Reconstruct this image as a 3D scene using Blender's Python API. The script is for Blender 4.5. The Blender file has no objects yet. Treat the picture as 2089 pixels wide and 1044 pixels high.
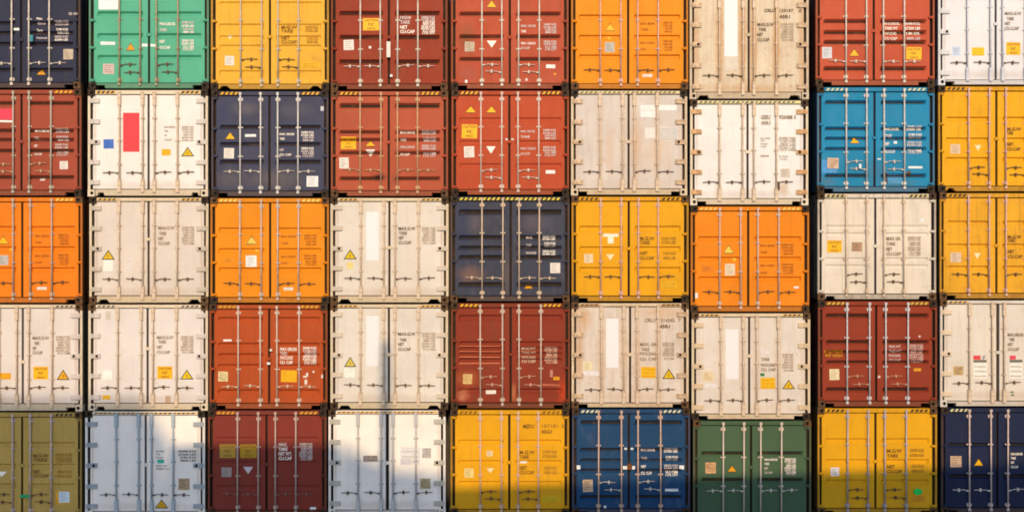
import bpy, math, random
from mathutils import Vector

random.seed(7)
S = 98.5                      # photo pixels per metre on the plane of the container fronts
GROUND = 1076.0
CX = 1044.5
def PX(x): return (x - CX) / S
def PZ(y): return (GROUND - y) / S
M = 1.0 / S

scene = bpy.context.scene
COL = scene.collection

# ------------------------------------------------------------------ materials
K = (1.34, 1.09, 0.84)        # light falling on the wall, per unit albedo
def lin(c):
    out = []
    for v in c:
        v /= 255.0
        out.append(v / 12.92 if v <= 0.04045 else ((v + 0.055) / 1.055) ** 2.4)
    return out
def alb(c, top=0.86):
    l = lin(c)
    return tuple(min(top, max(0.005, (l[i] - 0.014) / K[i])) for i in range(3))

def new_mat(name):
    m = bpy.data.materials.new(name)
    m.use_nodes = True
    nt = m.node_tree
    b = nt.nodes['Principled BSDF']
    return m, nt, b

def ramp(nt, fac, p0, p1, v0=0.0, v1=1.0):
    r = nt.nodes.new('ShaderNodeMapRange')
    r.inputs['From Min'].default_value = p0
    r.inputs['From Max'].default_value = p1
    r.inputs['To Min'].default_value = v0
    r.inputs['To Max'].default_value = v1
    nt.links.new(fac, r.inputs['Value'])
    return r.outputs['Result']

def noise(nt, vec, scale, detail, w, rough=0.55):
    n = nt.nodes.new('ShaderNodeTexNoise')
    n.noise_dimensions = '4D'
    n.inputs['Scale'].default_value = scale
    n.inputs['Detail'].default_value = detail
    n.inputs['Roughness'].default_value = rough
    n.inputs['W'].default_value = w
    nt.links.new(vec, n.inputs['Vector'])
    return n.outputs['Fac']

def mapping(nt, vec, sc):
    m = nt.nodes.new('ShaderNodeMapping')
    m.inputs['Scale'].default_value = sc
    nt.links.new(vec, m.inputs['Vector'])
    return m.outputs['Vector']

def mix(nt, fac, a, b, mode='MIX'):
    m = nt.nodes.new('ShaderNodeMix')
    m.data_type = 'RGBA'
    m.blend_type = mode
    if isinstance(fac, float): m.inputs['Factor'].default_value = fac
    else: nt.links.new(fac, m.inputs['Factor'])
    for i, v in ((6, a), (7, b)):
        if isinstance(v, tuple): m.inputs[i].default_value = (*v, 1)
        else: nt.links.new(v, m.inputs[i])
    return m.outputs[2]

def paint(name, col, wear=0.3, seed=0.0, grime=(0.10, 0.055, 0.028), rust=(0.13, 0.045, 0.015), rough=0.5, dents=0.25, fade=0.10, stains=(), streaky=0.55):
    m, nt, b = new_mat(name)
    tc = nt.nodes.new('ShaderNodeTexCoord').outputs['Object']
    broad = noise(nt, tc, 1.3, 3, seed)
    patch = noise(nt, mapping(nt, tc, (2.2, 2.2, 1.1)), 2.4, 5, seed + 3.1, 0.6)
    streak = noise(nt, mapping(nt, tc, (16, 4, 0.9)), 1.0, 5, seed + 7.7, 0.65)
    speck = noise(nt, tc, 17, 5, seed + 11.3, 0.65)
    dark = tuple(c * 0.87 for c in col)
    pale = tuple(min(0.86, c * 0.9 + fade * 0.5) for c in col)
    c = mix(nt, ramp(nt, broad, 0.32, 0.68), dark, col)
    c = mix(nt, ramp(nt, patch, 0.55, 0.80, 0.0, 0.55), c, pale)
    c = mix(nt, ramp(nt, streak, 0.62 - 0.22 * wear, 0.88 - 0.18 * wear, 0.0, streaky * min(0.9, 0.25 + wear)), c, grime)
    blot = noise(nt, mapping(nt, tc, (1.0, 1.0, 1.25)), 4.2, 6, seed + 31.0, 0.68)
    c = mix(nt, ramp(nt, blot, 0.60 - 0.12 * wear, 0.78 - 0.12 * wear, 0.0, min(0.55, 0.15 + 0.45 * wear)), c, tuple(0.5 * g + 0.5 * k * 0.7 for g, k in zip(grime, col)))
    c = mix(nt, ramp(nt, speck, 0.76 - 0.16 * wear, 0.80 - 0.12 * wear, 0.0, min(0.95, 0.45 + wear)), c, rust)
    if stains:
        wob = noise(nt, mapping(nt, tc, (6, 6, 3.0)), 2.0, 5, seed + 21.0, 0.65)
    for (sx_, sz_, rx_, rz_, scol, amt) in stains:   # weathering marks, painted shade and reflections: centre, radii (m), colour, amount
        sub = nt.nodes.new('ShaderNodeVectorMath'); sub.operation = 'SUBTRACT'
        nt.links.new(tc, sub.inputs[0]); sub.inputs[1].default_value = (sx_, 0, sz_)
        mul = nt.nodes.new('ShaderNodeVectorMath'); mul.operation = 'MULTIPLY'
        nt.links.new(sub.outputs[0], mul.inputs[0]); mul.inputs[1].default_value = (1 / rx_, 0, 1 / rz_)
        ln = nt.nodes.new('ShaderNodeVectorMath'); ln.operation = 'LENGTH'
        nt.links.new(mul.outputs[0], ln.inputs[0])
        ad = nt.nodes.new('ShaderNodeMath'); ad.operation = 'ADD'
        nt.links.new(ln.outputs['Value'], ad.inputs[0]); nt.links.new(wob, ad.inputs[1])
        c = mix(nt, ramp(nt, ad.outputs[0], 1.55, 0.75, 0.0, amt), c, scol)
    nt.links.new(c, b.inputs['Base Color'])
    nt.links.new(ramp(nt, patch, 0.3, 0.7, rough + 0.02, rough + 0.22), b.inputs['Roughness'])
    b.inputs['Specular IOR Level'].default_value = 0.25
    bp = nt.nodes.new('ShaderNodeBump')
    bp.inputs['Strength'].default_value = dents
    bp.inputs['Distance'].default_value = 0.02
    nt.links.new(noise(nt, tc, 3.5, 2, seed + 5.0), bp.inputs['Height'])
    nt.links.new(bp.outputs['Normal'], b.inputs['Normal'])
    return m

_flat = {}
def flat(col, rough=0.55, vary=0.12, name=None, scale=22.0):
    """a printed, taped or bare surface of one colour with slight soiling"""
    key = (col, rough, vary, name, scale)
    if key in _flat: return _flat[key]
    m, nt, b = new_mat(name or 'surface')
    tc = nt.nodes.new('ShaderNodeTexCoord').outputs['Object']
    n = noise(nt, tc, scale, 4, len(_flat) * 1.7)
    c = mix(nt, ramp(nt, n, 0.35, 0.65), tuple(x * (1 - vary) for x in col), tuple(min(0.86, x * (1 + 0.4 * vary)) for x in col))
    c = mix(nt, ramp(nt, noise(nt, tc, 4, 5, len(_flat) * 2.3, 0.65), 0.55, 0.75, 0.0, vary * 2.2), c, (0.16, 0.09, 0.045))
    nt.links.new(c, b.inputs['Base Color'])
    b.inputs['Roughness'].default_value = rough
    b.inputs['Specular IOR Level'].default_value = 0.3
    _flat[key] = m
    return m

RUBBER = flat((0.024, 0.015, 0.009), 0.8, 0.3, 'rubber_gasket'); RUBBERW = flat((0.070, 0.042, 0.020), 0.8, 0.4, 'weathered_gasket')
HOLE = flat((0.006, 0.005, 0.004), 0.9, 0.0, 'casting_hole')
BLACK = flat((0.018, 0.015, 0.013), 0.6, 0.1, 'black_print')
YEL = flat((0.72, 0.40, 0.015), 0.5, 0.12, 'yellow_tape')
SIGN = flat((0.80, 0.44, 0.006), 0.45, 0.06, 'yellow_sign')
WHT = flat((0.84, 0.83, 0.80), 0.5, 0.05, 'white_print')
GALV = flat((0.60, 0.57, 0.52), 0.45, 0.25, 'galvanised_steel', 9)
GALV_TAN = flat((0.46, 0.36, 0.26), 0.5, 0.25, 'weathered_steel', 9)
IRON = flat((0.13, 0.075, 0.04), 0.7, 0.5, 'rusty_iron', 14)
CASTS = [flat((0.055, 0.031, 0.015), 0.75, 0.6, 'casting_steel_a', 12), flat((0.10, 0.050, 0.020), 0.75, 0.6, 'casting_steel_b', 12),
         flat((0.034, 0.022, 0.012), 0.75, 0.6, 'casting_steel_c', 12)]

# ------------------------------------------------------------------ mesh helpers
class MB:
    def __init__(s): s.v = []; s.f = []; s.mi = []
    def quad(s, *pts, mi=0):
        n = len(s.v); s.v.extend(pts); s.f.append(tuple(range(n, n + len(pts)))); s.mi.append(mi)
    def box(s, x0, x1, y0, y1, z0, z1, mi=0, ch=0.0):
        """box with its front (-y) edges chamfered by ch"""
        n = len(s.v)
        if ch <= 0:
            s.v += [(x0, y0, z0), (x1, y0, z0), (x1, y0, z1), (x0, y0, z1), (x0, y1, z0), (x1, y1, z0), (x1, y1, z1), (x0, y1, z1)]
            F = [(0, 1, 2, 3), (5, 4, 7, 6), (4, 0, 3, 7), (1, 5, 6, 2), (3, 2, 6, 7), (4, 5, 1, 0)]
        else:
            c = ch
            s.v += [(x0 + c, y0, z0 + c), (x1 - c, y0, z0 + c), (x1 - c, y0, z1 - c), (x0 + c, y0, z1 - c),
                    (x0, y0 + c, z0), (x1, y0 + c, z0), (x1, y0 + c, z1), (x0, y0 + c, z1),
                    (x0, y1, z0), (x1, y1, z0), (x1, y1, z1), (x0, y1, z1)]
            F = [(0, 1, 2, 3), (4, 5, 1, 0), (5, 6, 2, 1), (6, 7, 3, 2), (7, 4, 0, 3), (8, 9, 5, 4), (9, 10, 6, 5), (10, 11, 7, 6), (11, 8, 4, 7), (9, 8, 11, 10)]
        for f in F: s.f.append(tuple(n + i for i in f)); s.mi.append(mi)
    def tube(s, p0, p1, r, k=10, mi=0):
        p0 = Vector(p0); p1 = Vector(p1); d = (p1 - p0).normalized()
        a = d.orthogonal().normalized(); b = d.cross(a)
        n = len(s.v)
        for p in (p0, p1):
            for i in range(k):
                t = 2 * math.pi * i / k
                s.v.append(tuple(p + a * (r * math.cos(t)) + b * (r * math.sin(t))))
        for i in range(k):
            j = (i + 1) % k
            s.f.append((n + i, n + j, n + k + j, n + k + i)); s.mi.append(mi)
        s.f.append(tuple(n + i for i in reversed(range(k)))); s.mi.append(mi)
        s.f.append(tuple(n + k + i for i in range(k))); s.mi.append(mi)
    def extrude(s, outline, y0, y1, mi=0):
        """outline: (x, z) counter-clockwise seen from the front"""
        n = len(s.v); k = len(outline)
        s.v += [(x, y0, z) for x, z in outline] + [(x, y1, z) for x, z in outline]
        s.f.append(tuple(n + i for i in range(k))); s.mi.append(mi)
        s.f.append(tuple(n + k + i for i in reversed(range(k)))); s.mi.append(mi)
        for i in range(k):
            j = (i + 1) % k
            s.f.append((n + j, n + i, n + k + i, n + k + j)); s.mi.append(mi)
    def mesh(s, name, mats, smooth=False):
        me = bpy.data.meshes.new(name)
        me.from_pydata(s.v, [], s.f)
        for m in mats: me.materials.append(m)
        me.polygons.foreach_set('material_index', s.mi)
        if smooth: me.polygons.foreach_set('use_smooth', [True] * len(s.f))
        me.update()
        return me

def put(name, mesh, parent=None, loc=(0, 0, 0)):
    o = bpy.data.objects.new(name, mesh)
    COL.objects.link(o)
    o.location = loc
    if parent is not None: o.parent = parent
    return o

_cache = {}
def cached(key, fn):
    if key not in _cache: _cache[key] = fn()
    return _cache[key]

# ------------------------------------------------------------------ lettering
_txt = {}
def glyphs(s):
    if s in _txt: return _txt[s]
    cu = bpy.data.curves.new('lettering', 'FONT')
    cu.body = s
    cu.offset = 0.026
    cu.resolution_u = 2
    ob = bpy.data.objects.new('lettering', cu)
    me = bpy.data.meshes.new_from_object(ob)
    vs = [(v.co.x, v.co.y) for v in me.vertices]
    fs = [tuple(p.vertices) for p in me.polygons]
    bpy.data.objects.remove(ob); bpy.data.curves.remove(cu); bpy.data.meshes.remove(me)
    x0 = min(v[0] for v in vs); x1 = max(v[0] for v in vs)
    y0 = min(v[1] for v in vs); y1 = max(v[1] for v in vs)
    _txt[s] = ([((x - x0) / (x1 - x0), (y - y0) / (y1 - y0)) for x, y in vs], fs)
    return _txt[s]

# ------------------------------------------------------------------ container geometry (u, v in photo pixels from its top left corner)
class Box:
    """one container: knows its frame and how to turn photo pixels into its own coordinates"""
    def __init__(s, xl, xr, yt, yb):
        s.xl, s.xr, s.yt, s.yb = xl, xr, yt, yb
        s.W = xr - xl; s.H = yb - yt; s.xc = (xl + xr) / 2
    def x(s, u): return (u + s.xl - s.xc) * M
    def z(s, v): return (s.H - v) * M
    def X(s, px): return (px - s.xc) * M
    def Z(s, py): return (s.yb - py) * M

def door_depth(b, d, u, v):
    """depth of the door skin behind the frame front at u, v"""
    for (v0, v1) in d['bands']:
        if d['r0'] <= u <= d['r1'] and v0 <= v <= v1:
            sl = d['sl']
            t = min((v - v0) / sl, (v1 - v) / sl, (u - d['r0']) / sl, (d['r1'] - u) / sl, 1.0)
            return d['y'] + d['deep'] * max(t, 0.0)
    return d['y']

def breaks(d, v0, v1):
    vs = [v0, v1]
    for (a, c) in d['bands']:
        for t in (a, a + d['sl'], c - d['sl'], c):
            if v0 + 0.05 < t < v1 - 0.05: vs.append(t)
    return sorted(vs)

def make_door(b, d, mat):
    mb = MB()
    a, e = d['u0'], d['u1']
    sl = d['sl']
    xs = [a, d['r0'], d['r0'] + sl, d['r1'] - sl, d['r1'], e] if d['bands'] else [a, e]
    vs = breaks(d, d['v0'], d['v1'])
    n = len(xs)
    for v in vs:
        for u in xs: mb.v.append((b.x(u), door_depth(b, d, u, v), b.z(v)))
    for i in range(len(vs) - 1):
        for j in range(n - 1):
            p = i * n + j
            mb.f.append((p + n, p + n + 1, p + 1, p)); mb.mi.append(0)
    yb = d['y'] + 0.05
    x0, x1, z0, z1, y = b.x(a), b.x(e), b.z(d['v1']), b.z(d['v0']), d['y']
    mb.quad((x0, y, z1), (x0, yb, z1), (x0, yb, z0), (x0, y, z0))
    mb.quad((x1, y, z0), (x1, yb, z0), (x1, yb, z1), (x1, y, z1))
    mb.quad((x0, y, z1), (x1, y, z1), (x1, yb, z1), (x0, yb, z1))
    mb.quad((x0, yb, z0), (x1, yb, z0), (x1, y, z0), (x0, y, z0))
    return mb.mesh('door', [mat])

def patch(mb, b, d, shape, mi, lift):
    """lay a sticker on the door skin. shape: ('q', u0,v0,u1,v1) or ('t', u0,u1,vtop,vbottom) up, ('d', ...) down"""
    if shape[0] == 'q':
        _, u0, v0, u1, v1 = shape
        sk = random.uniform(-0.035, 0.035) if lift > 0.0022 else 0.0
    else:
        _, u0, u1, v0, v1 = shape
        m = (u0 + u1) / 2
        f = (lambda v: (v - v0) / (v1 - v0)) if shape[0] == 't' else (lambda v: (v1 - v) / (v1 - v0))
        left = lambda v: m + (u0 - m) * f(v); right = lambda v: m + (u1 - m) * f(v)
    vs = breaks(d, v0, v1)
    us = [t for t in ((d['r0'], d['r0'] + d['sl'], d['r1'] - d['sl'], d['r1']) if d['bands'] else ())]
    for i in range(len(vs) - 1):
        va, vb = vs[i], vs[i + 1]
        if shape[0] == 'q':
            xs = sorted([u0, u1] + [t for t in us if u0 < t < u1])
            for j in range(len(xs) - 1):
                mb.quad(*[(b.x(u + sk * (v - (v0 + v1) / 2)), door_depth(b, d, u, v) - lift, b.z(v + sk * 0.8 * ((u0 + u1) / 2 - u))) for u, v in ((xs[j], vb), (xs[j + 1], vb), (xs[j + 1], va), (xs[j], va))], mi=mi)
        else:
            pts = [(left(vb), vb), (right(vb), vb), (right(va), va), (left(va), va)]
            pts = [p for k, p in enumerate(pts) if k == 0 or abs(p[0] - pts[k - 1][0]) + abs(p[1] - pts[k - 1][1]) > 1e-6]
            if abs(pts[0][0] - pts[-1][0]) + abs(pts[0][1] - pts[-1][1]) < 1e-6: pts.pop()
            mb.quad(*[(b.x(u), door_depth(b, d, u, v) - lift, b.z(v)) for u, v in pts], mi=mi)

def letter(mb, b, d, s, u0, vc, u1, h, mi, lift):
    vs, fs = glyphs(s)
    n = len(mb.v)
    for x, y in vs:
        u = u0 + (u1 - u0) * x; v = vc + h * (0.5 - y)
        mb.v.append((b.x(u), door_depth(b, d, u, v) - lift, b.z(v)))
    for f in fs:
        mb.f.append(tuple(n + i for i in f)); mb.mi.append(mi)

def body_mesh(W, H, mat):
    """corrugated side walls, roof, floor and front bulkhead behind the doors"""
    mb = MB()
    L = 6.05
    w = W * M / 2
    zt, z0, zr = (H - 3) * M, 13 * M, 2.6 * M
    path = []
    y = 0.125
    path.append((0.012, y))
    while y < L - 0.3:
        for dx, dy in ((0.012, 0.07), (0.046, 0.035), (0.046, 0.07), (0.012, 0.035)):
            y += dy
            path.append((dx, y))
    path.append((0.012, L))
    for sgn in (-1, 1):
        for (a, ya), (c, yc) in zip(path, path[1:]):
            p = [(sgn * (w - a), ya, zr), (sgn * (w - c), yc, zr), (sgn * (w - c), yc, zt), (sgn * (w - a), ya, zt)]
            if sgn < 0: p.reverse()
            mb.quad(*p)
    ww = w - 0.046
    for z, fl in ((zt, False), (z0, True)):
        p = [(-w + 0.012, 0.125, z), (w - 0.012, 0.125, z), (w - 0.012, L, z), (-w + 0.012, L, z)]
        mb.quad(*(reversed(p) if fl else p))
    mb.quad((-w + 0.012, 0.125, z0), (w - 0.012, 0.125, z0), (w - 0.012, 0.125, zt), (-w + 0.012, 0.125, zt))
    mb.quad((w - 0.012, L, z0), (-w + 0.012, L, z0), (-w + 0.012, L, zt), (w - 0.012, L, zt))
    return mb.mesh('body', [mat])

def casting_mesh(w, h, mat, hu):
    """corner casting: block with an oval aperture in its face; origin at its outer lower front corner, hu = aperture centre"""
    mb = MB()
    W, H = w * M, h * M
    cx, cz = hu * M, H * 0.5
    rx, rz = 3.4 * M, 3.7 * M
    k = 12
    ring = [(cx + rx * math.cos(2 * math.pi * (i + 0.5) / k), cz + rz * math.sin(2 * math.pi * (i + 0.5) / k)) for i in range(k)]
    def edge(px, pz):
        dx, dz = px - cx, pz - cz
        t = min(((W - cx) / dx if dx > 0 else -cx / dx) if abs(dx) > 1e-9 else 9e9, ((H - cz) / dz if dz > 0 else -cz / dz) if abs(dz) > 1e-9 else 9e9)
        return (cx + dx * t, cz + dz * t)
    out = [edge(*p) for p in ring]
    corners = [(W, H), (0, H), (0, 0), (W, 0)]
    for i in range(k):
        j = (i + 1) % k
        a, c = out[i], out[j]
        mid = []
        if abs(a[0] - c[0]) > 1e-6 and abs(a[1] - c[1]) > 1e-6:
            mid = [min(corners, key=lambda q: abs(q[0] - a[0]) + abs(q[1] - a[1]) + abs(q[0] - c[0]) + abs(q[1] - c[1]))]
        pts = [ring[i], a, *mid, c, ring[j]]
        mb.quad(*[(x, 0, z) for x, z in pts])
        mb.quad((ring[i][0], 0, ring[i][1]), (ring[j][0], 0, ring[j][1]), (ring[j][0], 0.03, ring[j][1]), (ring[i][0], 0.03, ring[i][1]), mi=1)
    mb.quad(*[(x, 0.03, z) for x, z in ring], mi=1)
    D = 0.16
    mb.quad((0, 0, 0), (0, 0, H), (0, D, H), (0, D, 0)); mb.quad((W, 0, H), (W, 0, 0), (W, D, 0), (W, D, H))
    mb.quad((0, 0, H), (W, 0, H), (W, D, H), (0, D, H)); mb.quad((W, 0, 0), (0, 0, 0), (0, D, 0), (W, D, 0))
    mb.quad((W, D, 0), (0, D, 0), (0, D, H), (W, D, H))
    return mb.mesh('corner_casting', [mat, HOLE])

def handle_mesh(sgn, kind, mat, length):
    """door handle: hub on the rod, a cranked bar and the retainer it is locked into"""
    mb = MB()
    L = length * M
    if kind == 'low':   # crank drops from the rod
        pts = [(0, 0), (5 * M, -0.4 * M), (11 * M, 1.6 * M), (L, 1.4 * M)]
    else:
        pts = [(0, 0), (6 * M, 0.2 * M), (12 * M, 2.0 * M), (L, 1.6 * M)]
    for (x0, z0), (x1, z1) in zip(pts, pts[1:]):
        mb.tube((sgn * x0, 0, z0), (sgn * x1, 0, z1), 0.0075, 8)
    xr = L * 0.62
    mb.box(min(sgn * (xr - 1.7 * M), sgn * (xr + 1.7 * M)), max(sgn * (xr - 1.7 * M), sgn * (xr + 1.7 * M)), -0.012, 0.03, -2.0 * M, 4.6 * M, ch=0.004)
    mb.box(min(sgn * 1 * M, sgn * 6 * M), max(sgn * 1 * M, sgn * 6 * M), -0.012, 0.010, -1.5 * M, 1.5 * M, ch=0.003)
    return mb.mesh('handle', [mat])

def keeper_mesh(kind, mat):
    mb = MB()
    if kind == 'guide':          # small bearing bracket bolted to the door
        mb.box(-5.0 * M, 5.0 * M, 0.022, 0.045, -1.5 * M, 1.5 * M, ch=0.003)
        mb.box(-2.1 * M, 2.1 * M, -0.020, 0.03, -1.4 * M, 1.4 * M, ch=0.005)
    elif kind == 'round':        # rounded bearing plate near the rod ends
        pts = [(5.2 * math.cos(t) * M, 4.4 * math.sin(t) * M) for t in [2 * math.pi * i / 14 for i in range(14)]]
        mb.extrude(pts, 0.024, 0.045)
        mb.box(-2.1 * M, 2.1 * M, -0.021, 0.03, -3.4 * M, 3.4 * M, ch=0.005)
    elif kind == 'cam':          # cam and keeper on header or sill
        mb.box(-2.7 * M, 2.7 * M, -0.021, 0.045, -2.8 * M, 2.8 * M, ch=0.006)
    elif kind == 'housing':      # tall cam housing of refrigerated boxes
        mb.box(-3.4 * M, 3.4 * M, -0.021, 0.045, -14 * M, 14 * M, ch=0.008)
    return mb.mesh('keeper', [mat])

def hinge_mesh(kind, sgn, mat):
    """hinge blade bridging post and door; sgn +1: opens to +x from the origin at the post's outer edge"""
    mb = MB()
    def bx(a, c, y0, y1, z0, z1, mi=0, ch=0.003):
        mb.box(min(sgn * a, sgn * c) * M, max(sgn * a, sgn * c) * M, y0, y1, z0 * M, z1 * M, mi, ch)
    if kind == 'blade':
        bx(1.5, 12.5, -0.010, 0.040, -1.7, 1.7)
        mb.tube((sgn * 6.8 * M, -0.012, -3.0 * M), (sgn * 6.8 * M, -0.012, 3.0 * M), 0.013, 8)
    else:
        bx(2.0, 12.0, -0.012, 0.040, -4.4, 4.4)
        bx(12.0, 24.0, -0.004, 0.040, -4.6, 4.6)
        mb.tube((sgn * 6.5 * M, -0.014, -5.2 * M), (sgn * 6.5 * M, -0.014, 5.2 * M), 0.014, 8)
        if kind == 'lockbox':
            bx(15.0, 20.0, -0.010, 0.0, -2.6, 2.6, mi=1, ch=0.002)
    return mb.mesh('hinge', [mat, HOLE])

# ------------------------------------------------------------------ one container
def container(spec):
    b = Box(*spec['at'])
    W, H = b.W, b.H
    ree = spec['kind'] == 'reefer'
    col = (0.87, 0.87, 0.86) if spec['col'] == 'white' else alb(spec['col'])
    if ree and spec['col'] != 'white': col = (col[0], min(0.86, col[1] * 1.010), col[2] * 0.985)
    wear = spec.get('wear', 0.3) + (0.12 if ree and spec['col'] != 'white' else 0.08)
    seed = spec['at'][0] * 0.37 + spec['at'][2] * 0.91
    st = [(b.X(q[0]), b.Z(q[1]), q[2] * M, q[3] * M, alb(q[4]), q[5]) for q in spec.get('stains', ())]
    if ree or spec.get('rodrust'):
        a_, tint = spec.get('rodrust', 0.5), alb((206, 150, 96) if spec.get('rodrust') else (178, 126, 84))  # default tint paints the shadow beside each rod; a set value is rust
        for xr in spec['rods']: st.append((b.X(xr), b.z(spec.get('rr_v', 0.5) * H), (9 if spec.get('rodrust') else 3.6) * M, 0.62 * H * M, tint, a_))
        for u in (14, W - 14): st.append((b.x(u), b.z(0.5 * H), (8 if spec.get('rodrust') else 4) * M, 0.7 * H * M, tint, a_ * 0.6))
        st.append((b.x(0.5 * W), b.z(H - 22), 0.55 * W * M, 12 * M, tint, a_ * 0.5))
    gr = dict(grime=(0.40, 0.235, 0.115), rust=(0.24, 0.10, 0.035), streaky=0.4) if ree else {}
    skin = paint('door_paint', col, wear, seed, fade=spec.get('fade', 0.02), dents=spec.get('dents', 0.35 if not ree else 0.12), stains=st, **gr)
    fcol = tuple(c * 0.92 for c in (alb(spec['frame']) if 'frame' in spec else col))
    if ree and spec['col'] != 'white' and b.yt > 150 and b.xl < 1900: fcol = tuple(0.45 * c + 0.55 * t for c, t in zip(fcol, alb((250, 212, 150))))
    frame = paint('frame_paint', fcol, min(1.0, wear + 0.3), seed + 50, fade=0.02, **gr)
    sillm = paint('sill_paint', tuple((0.62 if not ree else 0.8) * c + (0.38 if not ree else 0.2) * g for c, g in zip(fcol, (0.13, 0.075, 0.035))), min(1.0, wear + 0.35), seed + 90, fade=0.0, **gr)
    side_shade = paint('side_gap_shade', tuple(0.22 * c + 0.012 for c in fcol), 0.9, seed + 130, grime=(0.03, 0.02, 0.012), rust=(0.05, 0.02, 0.01), rough=0.7, fade=0.0)  # near-black: shade of the narrow gaps put into this colour
    root = bpy.data.objects.new(spec.get('name', 'shipping_container'), None)
    COL.objects.link(root)
    root.location = (PX(b.xc), 0.0, PZ(b.yb))
    root.empty_display_size = 0.3
    root['label'] = spec['label']; root['category'] = 'shipping container'
    root['group'] = 'containers stacked in the wall'
    vt = spec.get('vt', 10.5 if ree else 12.5)     # door top
    vb = H - spec.get('vb', 15.0 if ree else 13.5)  # door bottom

    put('body', body_mesh(W, H, side_shade), root)
    # frame
    for sgn in (-1, 1):
        mb = MB()
        pw = 5.0 if ree else 4.2
        a, e = (0.0, pw) if sgn < 0 else (W - pw, W)
        mb.box(b.x(a), b.x(e), 0.0, 0.12, b.z(H - 14), b.z(14), ch=0.006)
        mb.mi[5:] = [1] * (len(mb.mi) - 5)         # post sides take the painted gap shade, with grime
        put('corner_post', mb.mesh('corner_post', [frame if ree else sillm, side_shade]), root)
    mb = MB()
    mb.box(b.x(15), b.x(W - 15), 0.006, 0.12, b.z(vt - 1.8), b.z(2.4), ch=0.004)
    hdr = put('header', mb.mesh('header', [frame]), root)
    mb = MB()
    n0, n1, nt_ = spec.get('notch', (15, 33, 0))
    top, bot, cut = vb + 1.8, H - 2.2, H - 8.5
    out = [(15.5, top), (15.5, bot), (n0, bot), (n0 + nt_, cut), (n1 - nt_, cut), (n1, bot),
           (W - n1, bot), (W - n1 + nt_, cut), (W - n0 - nt_, cut), (W - n0, bot), (W - 15.5, bot), (W - 15.5, top)]
    if n0 <= 15.5: out = out[0:1] + [(15.5, cut)] + out[4:8] + [(W - 15.5, cut), (W - 15.5, top)]
    mb.extrude([(b.x(u), b.z(v)) for u, v in out], 0.004, 0.12)
    put('sill', mb.mesh('sill', [sillm]), root)
    # corner castings
    cms = CASTS[spec.get('cast', int(seed * 10) % 3)], (frame if spec.get('clean') else CASTS[(int(seed * 7)) % 3])
    for sx in (-1, 1):
        for low in (True, False):
            cm = cms[1 if low else 0]
            me = cached(('casting', cm.name, sx), lambda: casting_mesh(14, 13.6, cm, 8.4 if sx < 0 else 5.6))
            put('corner_casting', me, root, (b.x(0 if sx < 0 else W - 14), -0.004, b.z(H - 0.4) if low else b.z(14.0)))
    # hazard tape on the header
    tape = spec.get('tape', 'ends')
    if tape and b.yt > 0:
        bg, fg = spec.get('tapec', (BLACK, YEL))
        za, zc = b.z(vt - 3.2), b.z(4.0)
        spans = [(17, 56), (W - 56, W - 17)] if tape == 'ends' else [(17, W - 17)]
        for a, e in spans:
            mb = MB()
            if bg: mb.box(b.x(a), b.x(e), 0.003, 0.0075, za, zc, 0)
            u = a + 1
            while u + 9 < e:
                mb.quad((b.x(u), 0.001, za), (b.x(u + 5), 0.001, za), (b.x(u + 8.5), 0.001, zc), (b.x(u + 3.5), 0.001, zc), mi=1)
                u += 9.4
            put('hazard_stripe', mb.mesh('hazard_stripe', [bg or fg, fg]), hdr)
    # doors
    cu = spec['gap'] - b.xl                        # centre gap
    hw = spec.get('gapw', 2.4)
    e0 = 9.8 if ree else 9.4
    y = 0.030
    bands = sorted((a - b.yt, c - b.yt) for a, c in spec.get('bands', ()))
    deep = spec.get('deep', 0.056)
    sl = spec.get('sl', 3.6)
    doors = []
    for k, (u0, u1) in enumerate(((e0, cu - hw), (cu + hw, W - e0))):
        r0, r1 = (u0 + 6.5, u1 - 9.5) if k == 0 else (u0 + 9.5, u1 - 6.5)
        d = dict(u0=u0, u1=u1, v0=vt, v1=vb, y=y, bands=bands, deep=deep, sl=sl, r0=r0, r1=r1)
        o = put('door', make_door(b, d, skin), root)
        g = MB()
        ga = 5.0
        g.box(b.x(u0 - (ga if k == 0 else hw - 0.2)), b.x(u1 + (hw - 0.2 if k == 0 else ga)), y + 0.052, y + 0.085, b.z(vb + 2.4), b.z(vt - 2.4))
        put('door_gasket', g.mesh('door_gasket', [RUBBERW if ree and not spec['col'] == 'white' else RUBBER]), o)
        doors.append((d, o))
        sgn = 1 if k == 0 else -1
        hs = spec.get('hinges')
        hv = [q - b.yt for q in hs] if hs else ([19, 0.29 * H, 0.483 * H, 0.675 * H, 0.865 * H] if ree else [17, 0.36 * H, 0.615 * H, H - 18])
        hm = spec.get('hingem', frame)
        for i, v in enumerate(hv):
            kd = ('lockbox' if i == spec.get('lockb', 2) else 'strap') if ree else 'blade'
            me = cached(('hinge', kd, sgn, hm.name), lambda: hinge_mesh(kd, sgn, hm))
            put('hinge', me, o, (b.x(0 if k == 0 else W), 0, b.z(v)))
    # rods
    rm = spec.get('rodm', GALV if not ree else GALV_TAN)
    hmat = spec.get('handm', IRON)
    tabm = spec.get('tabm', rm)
    yr = y - 0.040
    for i, xr in enumerate(spec['rods']):
        u = xr - b.xl
        mb = MB()
        mb.tube((0, 0, b.z(H - 9)), (0, 0, b.z(7)), 0.0165, 12)
        r = put('lock_rod', mb.mesh('lock_rod', [rm], True), root, (b.x(u), yr, 0))
        r.rotation_euler = (0, random.uniform(-0.0022, 0.0022), 0)   # bars are never quite plumb
        ks = []
        if ree:
            ks = [('housing', 19.5), ('housing', H - 22), ('guide', 0.27 * H), ('guide', 0.48 * H), ('guide', 0.70 * H)]
        else:
            ks = [('cam', 7.5), ('cam', H - 9.5), ('round', 19), ('round', H - 19), ('guide', 0.35 * H), ('guide', 0.62 * H)]
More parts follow.
